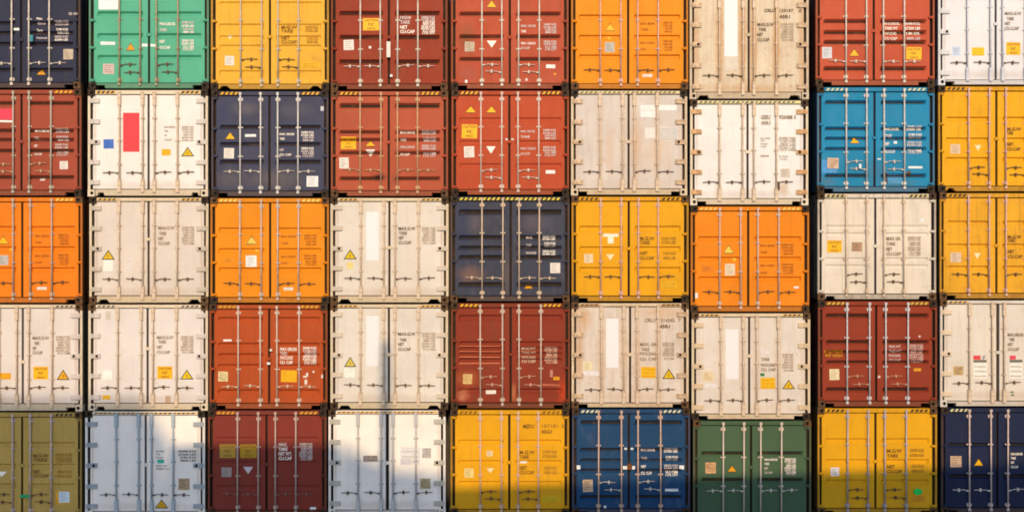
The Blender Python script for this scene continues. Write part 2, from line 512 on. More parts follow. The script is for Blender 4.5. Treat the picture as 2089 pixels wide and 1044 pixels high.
        for kd, v in ks:
            nm = {'housing': 'cam_housing', 'guide': 'guide_bracket', 'round': 'rod_bearing', 'cam': 'cam_keeper'}[kd]
            put(nm, cached(('keeper', kd, tabm.name), lambda: keeper_mesh(kd, tabm)), r, (0, 0.0, b.z(v)))
        hp = spec['handles'][i] if i < len(spec['handles']) else None
        if hp:
            sgn, yy = hp[0], hp[1]
            ln = hp[2] if len(hp) > 2 else 34
            kind = 'low' if i % 2 else 'high'
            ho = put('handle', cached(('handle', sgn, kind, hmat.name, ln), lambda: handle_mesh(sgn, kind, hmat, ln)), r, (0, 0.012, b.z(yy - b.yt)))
            ho.rotation_euler = (0, random.uniform(-0.05, 0.05), 0)
    # catch across the middle gap
    if spec.get('catch'):
        mb = MB()
        v = spec['catch'] - b.yt
        mb.box(b.x(cu - 4.5), b.x(cu + 4.5), y - 0.022, y + 0.03, b.z(v + 3.2), b.z(v - 3.2), ch=0.005)
        put('door_catch', mb.mesh('door_catch', [spec.get('catchm', frame)]), root)
    # stickers, signs, lettering
    def pick(px): return doors[0] if px - b.xl < cu else doors[1]
    for mk, s in enumerate(spec.get('marks', ())):
        t = s[0]
        lf = 0.0022 + 0.0003 * mk if mk < 30 else 0.0022
        if t == 'txt':                             # ('txt', x0, yc, x1, h, string[, material])
            _, x0, yc, x1, h, st = s[:6]
            m = s[6] if len(s) > 6 else spec.get('ink', WHT)
            d, o = pick((x0 + x1) / 2)
            mb = MB()
            if m.name == WHT.name and random.random() < 0.3: m = WFADE
            letter(mb, b, d, st, x0 - b.xl, yc - b.yt, x1 - b.xl, h, 0, 0.013)
            put('lettering', mb.mesh('lettering', [m]), o)
            continue
        if t in ('sq', 'tag', 'panel', 'scrape'):  # (kind, x0, y0, x1, y1, material)
            _, x0, y0, x1, y1, m = s
            d, o = pick((x0 + x1) / 2)
            x0, x1 = max(x0, b.xl + d['u0'] + 0.3), min(x1, b.xl + d['u1'] - 0.3)
            mb = MB()
            patch(mb, b, d, ('q', x0 - b.xl, y0 - b.yt, x1 - b.xl, y1 - b.yt), 0, lf)
            mats = [m]
            if t == 'sq':                          # printed inspection sticker: faint lines of small print
                w_, h_ = x1 - x0, y1 - y0
                mats.append(flat(tuple(c * 0.72 for c in tuple(m.node_tree.nodes['Mix'].inputs[6].default_value)[:3]), 0.6, 0.2, 'sticker_print'))
                for q in range(4):
                    yy = y0 + h_ * (0.16 + 0.2 * q)
                    patch(mb, b, d, ('q', x0 + 0.14 * w_ - b.xl, yy - b.yt, x0 + w_ * (0.5 + 0.36 * random.random()) - b.xl, yy + 0.08 * h_ - b.yt), 1, lf + 0.0002)
            nm = {'sq': 'square_sticker', 'tag': 'strip_label', 'panel': 'panel_sign', 'scrape': 'paint_patch'}[t]
            put(nm, mb.mesh(nm, mats), o)
        elif t in ('tri', 'dtri', 'trio'):         # (kind, x0, x1, ytop, ybottom[, material])
            _, x0, x1, y0, y1 = s[:5]
            d, o = pick((x0 + x1) / 2)
            mb = MB()
            if t == 'dtri':
                patch(mb, b, d, ('d', x0 - b.xl, x1 - b.xl, y0 - b.yt, y1 - b.yt), 0, lf)
                put('triangle_mark', mb.mesh('triangle_mark', [s[5] if len(s) > 5 else WHT]), o)
            else:
                g, ol = (1.5, True) if t == 'trio' else (0.5, False)
                patch(mb, b, d, ('t', x0 - g - b.xl, x1 + g - b.xl, y0 - g - b.yt, y1 + 0.6 * g - b.yt), 0, lf)
                patch(mb, b, d, ('t', x0 + g - b.xl, x1 - g - b.xl, y0 + 1.4 - b.yt, y1 - 0.8 - b.yt), 1, lf + 0.0001)
                xm = (x0 + x1) / 2 - b.xl; hh = y1 - y0
                if ol: patch(mb, b, d, ('q', xm - 0.9, y0 + 0.48 * hh - b.yt, xm + 0.9, y0 + 0.80 * hh - b.yt), 2, lf + 0.0002)
                put('warning_triangle', mb.mesh('warning_triangle', [BLACK, s[5] if len(s) > 5 else SIGN, flat((0.30, 0.15, 0.01), 0.5, 0.1, 'sign_symbol')]), o)
        elif t == 'caution':                       # ('caution', x0, y0, x1, y1[, material])
            _, x0, y0, x1, y1 = s[:5]
            m = s[5] if len(s) > 5 else SIGN
            d, o = pick((x0 + x1) / 2)
            mb = MB()
            patch(mb, b, d, ('q', x0 - b.xl, y0 - b.yt, x1 - b.xl, y1 - b.yt), 0, lf)
            w_, h_ = x1 - x0, y1 - y0
            for st, fy, fh, fw in (('CAUTION', 0.17, 0.20, 0.84), ("9'6\"", 0.52, 0.26, 0.36), ('HIGH', 0.84, 0.17, 0.5)):
                letter(mb, b, d, st, x0 + w_ * (0.5 - fw / 2) - b.xl, y0 + h_ * fy - b.yt, x0 + w_ * (0.5 + fw / 2) - b.xl, h_ * fh, 1, lf + 0.0002)
            put('caution_placard', mb.mesh('caution_placard', [m, flat((0.16, 0.085, 0.012), 0.6, 0.1, 'placard_print')]), o)
        elif t == 'note':                          # ('note', x0, y0, x1, y1, material, line material): placard of small print
            _, x0, y0, x1, y1, m, lm = s
            d, o = pick((x0 + x1) / 2)
            mb = MB()
            patch(mb, b, d, ('q', x0 - b.xl, y0 - b.yt, x1 - b.xl, y1 - b.yt), 0, lf)
            h_ = y1 - y0; w_ = x1 - x0
            for q in range(3):
                yy = y0 + h_ * (0.2 + 0.3 * q)
                patch(mb, b, d, ('q', x0 + 0.08 * w_ - b.xl, yy - b.yt, x1 - 0.08 * w_ - b.xl, yy + 0.09 * h_ - b.yt), 1, lf + 0.0002)
            put('notice', mb.mesh('notice', [m, lm]), o)
        elif t == 'seal':                          # ('seal', x0, y0, x1, y1, material): a tag hanging on the hardware
            _, x0, y0, x1, y1, m = s
            mb = MB()
            mb.box(b.X(x0), b.X(x1), yr - 0.034, yr - 0.024, b.Z(y1), b.Z(y0), ch=0.003)
            put('seal_tag', mb.mesh('seal_tag', [m]), root)
    return root

# ------------------------------------------------------------------ helpers for the list of containers
SEAMS = [[-37, 181, 400.5, 619, 839, 1058], [-37, 182, 401, 619, 837, 1055], [-35, 184, 402, 619, 835, 1053], [-35, 184, 401.5, 618.5, 835, 1052],
         [-35, 183, 399, 616, 834, 1051], [-35, 183, 399, 616, 832, 1050], [-16, 203, 419, 637, 856, 1074], [-43, 176, 393, 612, 830.5, 1049],
         [-44, 174.5, 392, 610.5, 829.7, 1048]]
EDGES = {(0, 0): (-78, 164), (1, 0): (-76, 166), (2, 0): (-74, 168), (3, 0): (-74, 168), (4, 0): (-75, 167),
         (0, 1): (181, 426), (1, 1): (179, 424), (2, 1): (182, 425), (3, 1): (180, 424), (4, 1): (173.5, 418),
         (0, 2): (430, 671), (1, 2): (431, 670), (2, 2): (429, 671), (3, 2): (427, 668), (4, 2): (424, 666),
         (0, 3): (675, 913), (1, 3): (675, 914), (2, 3): (674, 915), (3, 3): (674, 914), (4, 3): (670, 909),
         (0, 4): (920, 1160), (1, 4): (921, 1161), (2, 4): (919, 1162), (3, 4): (920, 1163), (4, 4): (919, 1161),
         (0, 5): (1165, 1404), (1, 5): (1165, 1402), (2, 5): (1166, 1405), (3, 5): (1166, 1405), (4, 5): (1167, 1408),
         (0, 6): (1407, 1650), (1, 6): (1408, 1649), (2, 6): (1409, 1651), (3, 6): (1411, 1653), (4, 6): (1414, 1655),
         (0, 7): (1664, 1907), (1, 7): (1667, 1907), (2, 7): (1668, 1910), (3, 7): (1669, 1912), (4, 7): (1668, 1912),
         (0, 8): (1914, 2155), (1, 8): (1914, 2155), (2, 8): (1917, 2158), (3, 8): (1918, 2160), (4, 8): (1920, 2162)}
ALL = []
def add(r, c, kind, col, gap, rods, handles, label, **kw):
    xl, xr = EDGES[(r, c)]
    if len(rods) == 2: rods = [rods[0], rods[1], 2 * gap - rods[1], 2 * gap - rods[0]]
    if isinstance(handles, (int, float)):          # one height: outer handles point away from the middle
        handles = [(-1, handles), (-1, handles), (1, handles), (1, handles)]
    elif isinstance(handles, tuple):               # two heights, between the rods of each door
        hi, lo = handles
        handles = [(1, hi), (-1, lo), (1, hi), (-1, lo)]
    kw.update(at=(xl, xr, SEAMS[c][r], SEAMS[c][r + 1]), kind=kind, col=col, gap=gap, rods=rods, handles=handles, label=label)
    ALL.append(kw)
def T(x, ys, words, ends, h=5.6, m=None):
    """label column: one word per row"""
    return [('txt', x if not isinstance(x, (list, tuple)) else x[i], y, e, h, w) + ((m,) if m else ()) for i, (y, w, e) in enumerate(zip(ys, words, ends))]
NUMS = ['30480 KGS', '67200 LBS', '2180 KGS', '4800 LBS', '28300 KGS', '62400 LBS', '33.2 CBM', '1172 CFT', '32500 KGS', '71650 LBS']
def N(x0, x1, ys, h=4.6, m=None, k=0):
    """number column"""
    return [('txt', x0 + (3 if i % 4 > 1 else 0), y, x1, h, NUMS[(i + k) % 10]) + ((m,) if m else ()) for i, y in enumerate(ys)]
def P(c, rough=0.55, vary=0.12): return flat(alb(c), rough, vary, 'printed_%d_%d_%d' % c)
TAN = P((214, 184, 150), 0.6, 0.25); CREAM = P((246, 226, 200)); PINK = P((226, 190, 168), 0.6, 0.2); GREYST = P((205, 190, 170), 0.6, 0.2)
BROWN = P((196, 150, 112), 0.7, 0.25); PALEW = P((253, 240, 226)); ORG = P((240, 160, 40), 0.5, 0.15); LOGO = P((252, 236, 220), 0.5, 0.012)
DKINK = flat((0.13, 0.09, 0.055), 0.7, 0.3, 'dark_ink'); GRINK = flat((0.30, 0.23, 0.16), 0.7, 0.3, 'faded_ink'); PALEINK = flat((0.42, 0.33, 0.24), 0.7, 0.3, 'pale_ink')
YINK = flat((0.20, 0.10, 0.015), 0.7, 0.3, 'ink_on_yellow'); YINKF = flat((0.40, 0.22, 0.02), 0.7, 0.3, 'faded_ink_on_yellow')
OINK = flat((0.42, 0.13, 0.012), 0.7, 0.3, 'faded_ink_on_orange'); WFADE = P((240, 210, 190), 0.6, 0.2); YPALE = P((253, 226, 168)); GRNT = P((60, 150, 110)); TEAL = P((70, 140, 140))
STEELH = GALV
RDTAN = flat((0.50, 0.33, 0.20), 0.5, 0.25, 'rod_tan'); RODGREEN = flat((0.34, 0.30, 0.20), 0.5, 0.25, 'rod_olive'); RODPINK = flat((0.60, 0.40, 0.33), 0.45, 0.2, 'rod_pinkish')
RODW = flat((0.62, 0.52, 0.41), 0.5, 0.25, 'rod_cream'); HRUST = flat((0.56, 0.35, 0.18), 0.6, 0.5, 'hinge_rust', 9); HTAN = flat((0.58, 0.45, 0.32), 0.6, 0.4, 'hinge_tan', 9)
WT = ['MAX.G.W', 'TARE', 'NET', 'CU.CAP']; GT = ['MAX.GROSS', 'TARE', 'NET', 'CU.CAP']; GC = ['MAX. GROSS', 'TARE', 'MAX. CARGO', 'CU.CAP']; MG = ['M.G.W', 'TARE', 'NET', 'CU.CAP']; PW = ['MAX.WT', 'TARE WT', 'PAYLOAD', 'CU CAP']
tape_y = dict(tapec=(None, BLACK)); tape_w = dict(tapec=(YEL, BLACK)); tape_o = dict(tapec=(None, P((245, 205, 110))))

# ================================================================== row 0 (top)
add(0, 0, 'dry', (54, 57, 72), 42, [-17, 24, 59, 101], 130, 'navy container with an orange triangle near its sill, on top of the brick red one',
    bands=[(43, 52), (63, 72), (85, 94), (138, 147)], handm=GALV, wear=0.2, catch=81,
    marks=[('txt', 139, 28, 157, 5, '22 G1'), ('sq', 128, 100, 148, 121, TAN), ('trio', 73, 93, 139, 153, ORG), ('tag', 27, 57, 38, 62, PALEW), ('seal', 62, 72, 69, 86, TEAL)]
    + T(74, [38, 47, 62, 78], ['Max', 'Gross', 'Tare', 'Payload'], [86, 90, 86, 95], 4.8) + N(111, 138, [44, 50, 60, 66, 75, 81], 4.6))
add(0, 1, 'dry', (98, 182, 138), 303, [243.6, 286, 319.6, 363], (133, 148), 'bright green container with a white square sticker, in the top row',
    bands=[(23, 33), (67.5, 78), (112, 122)], rodm=RODGREEN, handm=IRON, wear=0.18, catch=71, deep=0.05, sl=3.8,
    marks=[('panel', 200, -20, 240, 19.5, LOGO), ('tag', 204, 85, 234, 91.5, PALEW), ('tri', 256, 275, 87, 103, ORG), ('tag', 288.5, 89, 300, 95, PALEW), ('tag', 306, 90, 317, 95, PALEW), ('sq', 209, 130, 232, 151, PINK)]
    + T(325, [49, 61, 85, 97], GT, [357, 340, 336, 347], 6) + N(370, 395, [46, 53, 59.5, 65.5, 83, 89, 95.5, 101], 5))
add(0, 2, 'dry', (250, 180, 62), 550, [491, 533.7, 567, 609], (122, 138), 'yellow container with black lettering, in the top row beside the green one',
    bands=[(3, 10), (48, 61), (72, 82), (91, 103), (143, 156)], deep=0.026, sl=2.6, notch=(16, 40, 7), handm=IRON, rodm=P((214, 188, 150), 0.45, 0.2), ink=YINK, catch=75,
    marks=[('dtri', 462, 474, 72, 80, YPALE), ('sq', 458, 114, 477, 133, CREAM), ('note', 615, 127, 651, 139, P((250, 184, 30)), YINKF)]
    + T(573, [55, 63, 77, 85.5], MG, [605, 597, 590, 605], 7) + N(622, 648, [55, 62, 78, 85], 6, YINKF))
add(0, 3, 'dry', (162, 64, 44), 793, [735, 776, 811, 852.5], 136, 'dark red container with a yellow caution placard and a paper strip at its door gap',
    bands=[(22, 32.5), (71, 81.5), (121, 131.5)], handm=GALV, wear=0.25, catch=76,
    marks=[('caution', 740, 37, 773, 62), ('sq', 700.5, 81, 721.5, 102, CREAM), ('seal', 789, 86, 797, 118, CREAM), ('tag', 752, 94, 757, 99, PALEW), ('seal', 796, 153, 801, 158, PALEW)]
    + T(816, [36.4, 45.5, 55.5, 64.6], ['MGW', 'TARE', 'NET', 'CU.CAP'], [839, 836, 831, 846], 7) + N(859, 887, [35, 39.5, 44.5, 49, 54, 58.5, 63.5, 68], 4.6))
add(0, 4, 'dry', (198, 86, 58), 1040, [983, 1024, 1057.7, 1100], (133, 148), 'red container with a white downward triangle and brown stained sticker, above a red-orange one', stains=[(952, 80, 22, 36, (150, 84, 54), 0.8), (955, 150, 22, 20, (176, 92, 76), 0.6)],
    bands=[(23.5, 33.5), (70, 80), (116, 126)], handm=GALV, wear=0.4, catch=76,
    marks=[('tri', 993, 1013, 0, 15), ('dtri', 993, 1013, 83, 97), ('sq', 948, 85, 968, 105, TAN), ('tag', 1114, 131.6, 1133, 139, PALEW), ('tag', 1130, 149, 1135, 153, ORG), ('tag', 948.5, 163, 953.5, 169, PALEW), ('tag', 1071.5, 160, 1076.5, 165, WFADE)]
    + T(1063, [53, 64, 88.5, 98], GC, [1093, 1073, 1093, 1081], 5) + N(1109, 1135, [50, 56, 61, 66, 85, 90, 96, 101], 4.6, WFADE))
add(0, 5, 'dry', (254, 148, 8), 1281.7, [1224.7, 1266.6, 1300.6, 1342.7], 143.6, 'bright orange container with a grey square sticker, in the top row of the wall',
    bands=[(29.6, 39.5), (71, 81), (111, 121)], deep=0.040, sl=2.6, handm=IRON, rodm=RODPINK, ink=OINK, wear=0.15, notch=(18, 18.5, 0),
    marks=[('tri', 1235, 1254.7, 47, 63), ('sq', 1234, 86, 1254, 106.5, GREYST), ('tag', 1240, 74, 1246, 80, P((250, 190, 50))), ('tag', 1311, 151, 1331, 157, CREAM)]
    + T(1307, [48, 60, 87, 100], GC, [1336, 1322, 1336, 1318], 4.4) + N(1353, 1372, [46, 52, 58, 64, 84, 90, 96, 102], 4))
add(0, 6, 'reefer', (236, 208, 172), 1528, [1468, 1515.6, 1538, 1584], 155.6, 'rust streaked cream container with a tall white panel, in the top row',
    wear=0.7, rodrust=1.0, ink=DKINK, hinges=[10.8, 51.5, 91, 134, 177], vb=16, notch=(17, 40, 3), hingem=HTAN, catch=71, rodm=RODW, clean=True,
    marks=[('panel', 1478.5, -2, 1505, 115, LOGO), ('scrape', 1479, 115.5, 1505, 142, P((232, 210, 180)))]
    + [('txt', 1560, 21.5, 1582, 6.5, 'CRLU'), ('txt', 1591, 21.5, 1619, 6.5, '123157'), ('txt', 1630, 21.5, 1636, 6.5, '1', GRINK), ('txt', 1590.5, 34, 1612, 7, '45R1')]
    + T([1545.5, 1548, 1545.5, 1545.5], [50, 60, 70.6, 81], WT, [1579, 1563, 1557, 1570], 7) + N(1593, 1619, [49, 54.5, 60, 65, 70, 75.5, 81], 4, PALEINK))
add(0, 7, 'dry', (206, 90, 60), 1783.5, [1725.7, 1767.7, 1801.7, 1844.4], 126, 'red container with a grey sticker and a yellow placard, standing on the blue container',
    bands=[(38.5, 49), (61, 72), (81, 92), (134.5, 146)], handm=GALV, wear=0.15, catch=63, sl=3.8,
    marks=[('sq', 1678, 96, 1698, 119, P((226, 216, 205))), ('tri', 1734, 1753.4, 99, 114.5), ('caution', 1849.7, 96, 1881, 121)]
    + T(1805, [48, 58, 68, 79], ['MAX.GROSS', 'TARE WT', 'PAYLOAD', 'CU CAP'], [1836, 1832, 1831, 1831], 6.2) + N(1847, 1878, [48, 58, 68, 79], 6.2))
add(0, 8, 'reefer', (243, 229, 217), 2032.5, [1973.7, 2021, 2045.5, 2092], 128.6, 'clean white container with two yellow placards and a pale blue sticker, in the top row',
    wear=0.05, ink=GRINK, hinges=[23, 65, 107, 149], lockb=1, vb=12.5, rodm=P((226, 214, 204)), clean=True, catch=49,
    marks=[('sq', 1944, 94.6, 1961, 113.5, P((214, 216, 226))), ('note', 1984, 96.7, 2009, 113.5, P((250, 202, 10)), ORG), ('caution', 2054, 86, 2083, 112)]
    + T([2051, 2055, 2051, 2051], [27.3, 38, 48, 58], WT, [2085, 2069, 2062, 2080], 6.5))

# ================================================================== row 1
add(1, 0, 'dry', (174, 80, 58), 42.5, [-14, 27, 60, 104], (335.5, 350.5), 'brick red container with a pink and white sign on its door',
    bands=[(206, 216), (262, 272), (281, 290.5), (303, 313), (357, 367)], handm=RDTAN, rodm=P((200, 180, 150), 0.45, 0.2), wear=0.3, tapec=(None, YEL), catch=289,
    marks=[('panel', -32, 221.5, 24, 244, P((246, 74, 88))), ('tag', -32, 245, 24, 249, PALEW), ('sq', 120.7, 328.6, 137.5, 345, CREAM), ('tag', 80, 364, 90, 368.5, WFADE)]
    + T(69, [266.6, 281.5, 297.6, 314.4], GT, [98, 78, 76, 85], 4.6) + N(111.5, 138, [263, 269, 279, 285, 295, 301, 310.7, 316], 4.2, WFADE))
add(1, 1, 'reefer', (254, 236, 216), 302, [243.7, 291, 315, 362], 353, 'white container with a tall red panel and a small blue square sticker on its door',
    wear=0.18, ink=PALEINK, hinges=[205.6, 248, 289.6, 331, 372], vt=12, vb=16, tapec=(YEL, BLACK), notch=(19, 34, 2), clean=True, rodm=RODW, hingem=P((226, 204, 180)),
    marks=[('panel', 250, 230, 283.5, 309.6, P((252, 70, 74), 0.45, 0.04)), ('sq', 210, 284, 231, 303, P((78, 120, 190))), ('note', 329, 304, 347, 317, P((246, 186, 30)), ORG), ('trio', 370, 394, 301, 318, P((238, 190, 40)))]
    + T(334.6, [259, 267, 276, 285], GT, [357, 342, 340, 350], 3.6) + N(370, 394, [259, 264, 269.5, 275, 280.5, 286], 3.6))
add(1, 2, 'dry', (74, 75, 90), 549, [490, 531.8, 566.5, 608], 350.7, 'dusty navy container with round white rod bearings and a white square sticker low down',
    bands=[(254.5, 264.5), (289.5, 299), (325.5, 336)], handm=GALV, wear=0.3, fade=0.12, stains=[(500, 222, 34, 16, (112, 102, 100), 0.6), (600, 225, 40, 18, (104, 96, 98), 0.5), (560, 365, 70, 26, (112, 98, 92), 0.7), (470, 365, 40, 24, (108, 96, 92), 0.6), (450, 230, 22, 40, (62, 66, 92), 0.5)], tapec=(BLACK, YEL), rodm=P((232, 214, 192), 0.45, 0.15),  # brown and bluish reflections painted into the dusty doors
    marks=[('tri', 459, 478.6, 269, 284), ('tag', 499, 273.6, 521.7, 279, PALEW), ('sq', 456, 302, 476.7, 323, CREAM), ('sq', 625, 359, 648.6, 380.6, PALEW), ('tag', 653.5, 216.7, 660, 226, P((214, 205, 195)))]
    + T(570, [273.6, 283, 305.7, 315.5], ['MAX. GROSS', 'TARE', 'NET', 'CU. CAP'], [600, 580, 579, 594], 4.6) + N(614, 639.7, [270, 275.5, 280.5, 286, 302.5, 308, 313, 318.5], 4.4))
add(1, 3, 'dry', (194, 91, 62), 792.7, [734.7, 777, 810.8, 852], 347.6, 'salmon red container with a dark smudge low on its door, under the dark red one',
    bands=[(210, 222.5), (265, 275), (281, 290.5), (307.5, 317.5), (359.5, 370)], handm=RDTAN, rodm=RDTAN, wear=0.22, stains=[(773, 361, 18, 9, (70, 44, 44), 0.9), (802, 368, 8, 22, (150, 84, 66), 0.6)], catch=290, sl=3.8,
    marks=[('caution', 695, 279, 726, 304), ('tri', 745.5, 765, 286, 298.5), ('dtri', 745.5, 765, 305, 319.6), ('sq', 691.7, 321, 711, 343.5, CREAM), ]
    + T(816, [269.8, 285, 300, 315], ['MAX.GROSS', 'TARE', 'MAX.CARGO', 'CU.CAP'], [846, 828, 846, 835], 5.4) + N(860, 889, [267, 272.5, 281.5, 287, 297.5, 303, 312.5, 318], 4.6, WFADE))
add(1, 4, 'dry', (200, 82, 50), 1039, [981, 1023.7, 1057, 1099], (349, 363.4), 'red-orange container with two yellow warning triangles side by side on one door',
    bands=[(239.5, 249), (286, 296), (333, 343)], handm=GALV, rodm=P((234, 200, 172), 0.45, 0.2), wear=0.25, catch=289, deep=0.024, sl=2.4,
    marks=[('tri', 949.5, 971, 215.5, 230), ('tri', 992, 1013, 215.5, 230), ('caution', 942, 253.8, 973.4, 281.8), ('sq', 946.6, 298.5, 967.4, 321, CREAM), ('dtri', 992, 1011, 298.5, 313.6), ('tag', 1113.5, 347, 1132.6, 354, PALEW), ('tag', 1031, 282, 1036, 286, WFADE), ('tag', 1043, 282, 1048, 286, WFADE)]
    + T(1062, [268, 279, 303, 313.6], ['MAX. GROSS', 'TARE', 'MAX. CARGO', 'CU.CAP'], [1091, 1081, 1093, 1081], 4.8, WFADE) + N(1108, 1134, [265.5, 271.5, 276.5, 282, 300.5, 306, 311, 316.5], 4.5, WFADE))
add(1, 5, 'reefer', (230, 208, 188), 1282.7, [1224, 1270, 1294, 1341], 351, 'worn grey-beige container with white blanked out patches instead of lettering',
    wear=0.4, rodrust=0.3, stains=[(1245, 300, 14, 70, (222, 178, 140), 0.5), (1300, 300, 16, 80, (218, 172, 130), 0.6), (1340, 310, 40, 50, (226, 190, 150), 0.5)], ink=PALEW, hinges=[207, 249, 289.7, 330, 372], tape='full', tapec=(P((246, 226, 150)), P((120, 90, 30))), hingem=HTAN, rodm=RODW, catch=289, clean=True,
    marks=[('scrape', 1307, 214, 1337, 225, PALEW), ('scrape', 1344, 214, 1381, 225, PALEW), ('scrape', 1307, 226, 1337, 239, PALEW), ('scrape', 1316, 260, 1337, 282, P((246, 226, 204))), ('scrape', 1279, 364, 1280, 366, PALEW)]
    + N(1346, 1381, [261, 266, 271, 276, 281], 3.8, PALEW))
add(1, 6, 'reefer', (254, 238, 220), 1525.7, [1467.8, 1515, 1538, 1584], 372, 'bright white container with orange rusted hinges, under the rust streaked cream one',
    wear=0.2, stains=[(1600, 385, 14, 20, (214, 170, 120), 0.6), (1465, 390, 8, 40, (226, 190, 150), 0.5)], ink=GRINK, hinges=[228, 268.6, 310.5, 351, 392], tape='full', tapec=(P((246, 226, 120)), BLACK), hingem=HRUST, rodm=RODW, catch=310, clean=True,
    marks=[('sq', 1592.8, 344, 1612, 362, P((226, 200, 172))), ('seal', 1586, 371, 1590, 388, IRON)]
    + [('txt', 1553, 239, 1572, 8.5, 'GESU'), ('txt', 1590, 239, 1624, 8, '920488 3'), ('txt', 1553, 250.8, 1572, 7.5, '45R1')]
    + T(1552, [282, 287, 293.5, 299, 318], ['MAX. GROSS', 'TARE', 'PAYLOAD', 'CU.CAP', 'REEFER'], [1572, 1560, 1567, 1564, 1570], 3.2, PALEINK) + N(1589, 1624, [281, 285, 289, 293.5, 297.5, 302, 306], 3.2, PALEINK)
    + [('txt', 1590, 319, 1609, 2.6, 'R134A', GRINK), ('txt', 1591, 324.5, 1606, 2.6, '3.9 KG', GRINK)])
add(1, 7, 'dry', (0, 138, 168), 1785, [1726.5, 1768, 1803.5, 1845], (331, 346), 'bright sky blue container with pale scraped patches near its sill',
    bands=[(204, 214), (258, 267.5), (278.5, 287.5), (299.5, 308.5), (353.5, 364)], handm=P((222, 196, 166)), rodm=P((222, 205, 182), 0.45, 0.2), wear=0.12, fade=0.0, stains=[(1788, 350, 34, 30, (70, 118, 140), 0.6), (1690, 370, 24, 14, (84, 116, 130), 0.6), (1830, 372, 50, 12, (84, 110, 120), 0.6)], catch=281, tapec=(None, P((222, 210, 150))),
    marks=[('scrape', 1677, 326, 1688, 352.7, P((86, 156, 200), 0.6, 0.2)), ('scrape', 1688, 344.5, 1708, 352.7, P((86, 156, 200), 0.6, 0.2)), ('sq', 1688.6, 322, 1711.6, 343.5, P((232, 188, 150), 0.6, 0.3)), ('scrape', 1813, 354, 1842, 374.5, P((86, 156, 188), 0.6, 0.2)),
           ('scrape', 1851, 349, 1859, 359, P((120, 82, 64), 0.8, 0.3)), ('scrape', 1807.5, 352, 1811, 374, P((120, 82, 70), 0.8, 0.3)), ('tri', 1735.5, 1754, 279, 292.5), ('tag', 1854, 339, 1882.6, 343.5, PALEW), ('tag', 1824, 288, 1831, 293, PALEW), ('tag', 1791, 323, 1798, 325.5, PALEW), ('seal', 1751, 335, 1756, 344, PALEW)]
    + T(1806, [263, 277, 293.4, 309], GT, [1836, 1820, 1815, 1827], 6) + N(1851, 1881, [258.5, 264, 274.6, 280, 290.6, 296, 306.7, 311.5], 4.6))
add(1, 8, 'dry', (251, 174, 34), 2034, [1976.4, 2018, 2051.7, 2094], (343.5, 357), 'yellow container with a pale pink square sticker, directly under the clean white one',
    bands=[(238, 247), (280.5, 290), (320.5, 330)], deep=0.040, sl=2.6, handm=IRON, rodm=RODPINK, ink=YINK, wear=0.35, notch=(16, 36, 6), catch=283, **tape_y,
    marks=[('sq', 1940, 294, 1960, 313.6, P((238, 196, 150))), ('dtri', 1989.7, 2003, 296, 308, YPALE)]
    + T(2055.6, [263, 271, 294, 303.8], MG, [2085, 2068, 2069, 2083], 7))

# ================================================================== row 2
add(2, 0, 'dry', (254, 134, 28), 44, [-12, 27, 62, 105.8], 577.4, 'orange container cut off by the picture edge, under the brick red one',
    bands=[(461, 472), (502.5, 513), (545, 556)], deep=0.040, sl=2.6, handm=IRON, rodm=P((206, 170, 140), 0.45, 0.2), ink=OINK, wear=0.15, tapec=(None, P((250, 205, 90))),
    marks=[('tri', -6, 16.5, 481, 497.5), ('sq', -5, 520.6, 16, 540.6, GREYST), ('tag', 16, 507, 23, 511, P((250, 190, 60))), ('tag', 74, 585, 94, 591, CREAM)]
    + T(71, [481, 494, 521.5, 535], GC, [99, 84, 99, 84], 4.2) + N(118, 139, [479, 485, 491, 497, 520, 526, 532, 538], 4))
add(2, 1, 'reefer', (238, 214, 190), 302, [242.6, 291, 314.6, 361], 571, 'beige container with a yellow triangle above a white square, under the red panel one',
    wear=0.2, ink=DKINK, hinges=[424.5, 466, 507, 548.7, 590], vt=11, vb=17, notch=(17, 41, 5), catch=488, hingem=P((214, 190, 160)), rodm=RODW, **tape_w,
    marks=[('trio', 207.6, 232, 511, 528.7, P((236, 186, 40))), ('panel', 209.7, 530, 229.5, 553, P((253, 240, 214))), ('scrape', 258, 531, 267, 549, P((240, 220, 200)))]
    + T([322, 324, 322, 322], [464.7, 476, 486.6, 496], WT, [355, 338, 333, 346], 6.6, GRINK) + N(370, 395.5, [464, 469, 474.5, 480, 485.5, 491, 496.5], 4, PALEINK))
add(2, 2, 'dry', (252, 148, 34), 550.4, [489.4, 533, 566.5, 609], 580, 'amber orange container with a white square sticker, under the dusty navy one',
    bands=[(464, 475), (506, 516.5), (545.5, 556)], deep=0.040, sl=2.6, handm=IRON, rodm=P((222, 190, 160), 0.45, 0.2), ink=OINK, wear=0.12, tapec=(None, P((250, 215, 110))), notch=(18, 18.5, 0),
    marks=[('tri', 501.5, 524, 481, 498, P((250, 206, 90))), ('sq', 500.7, 521, 523, 544, PALEW), ('tag', 519, 508.5, 526, 513, P((252, 196, 80))), ('sq', 456, 526, 476, 536, P((246, 146, 40))), ('tag', 578, 586, 597.6, 592, CREAM)]
    + T(573, [482, 496, 523, 536], GC, [603, 587, 603, 586], 4.2) + N(620, 645, [480, 486, 492, 498, 521, 527, 533, 539], 4))
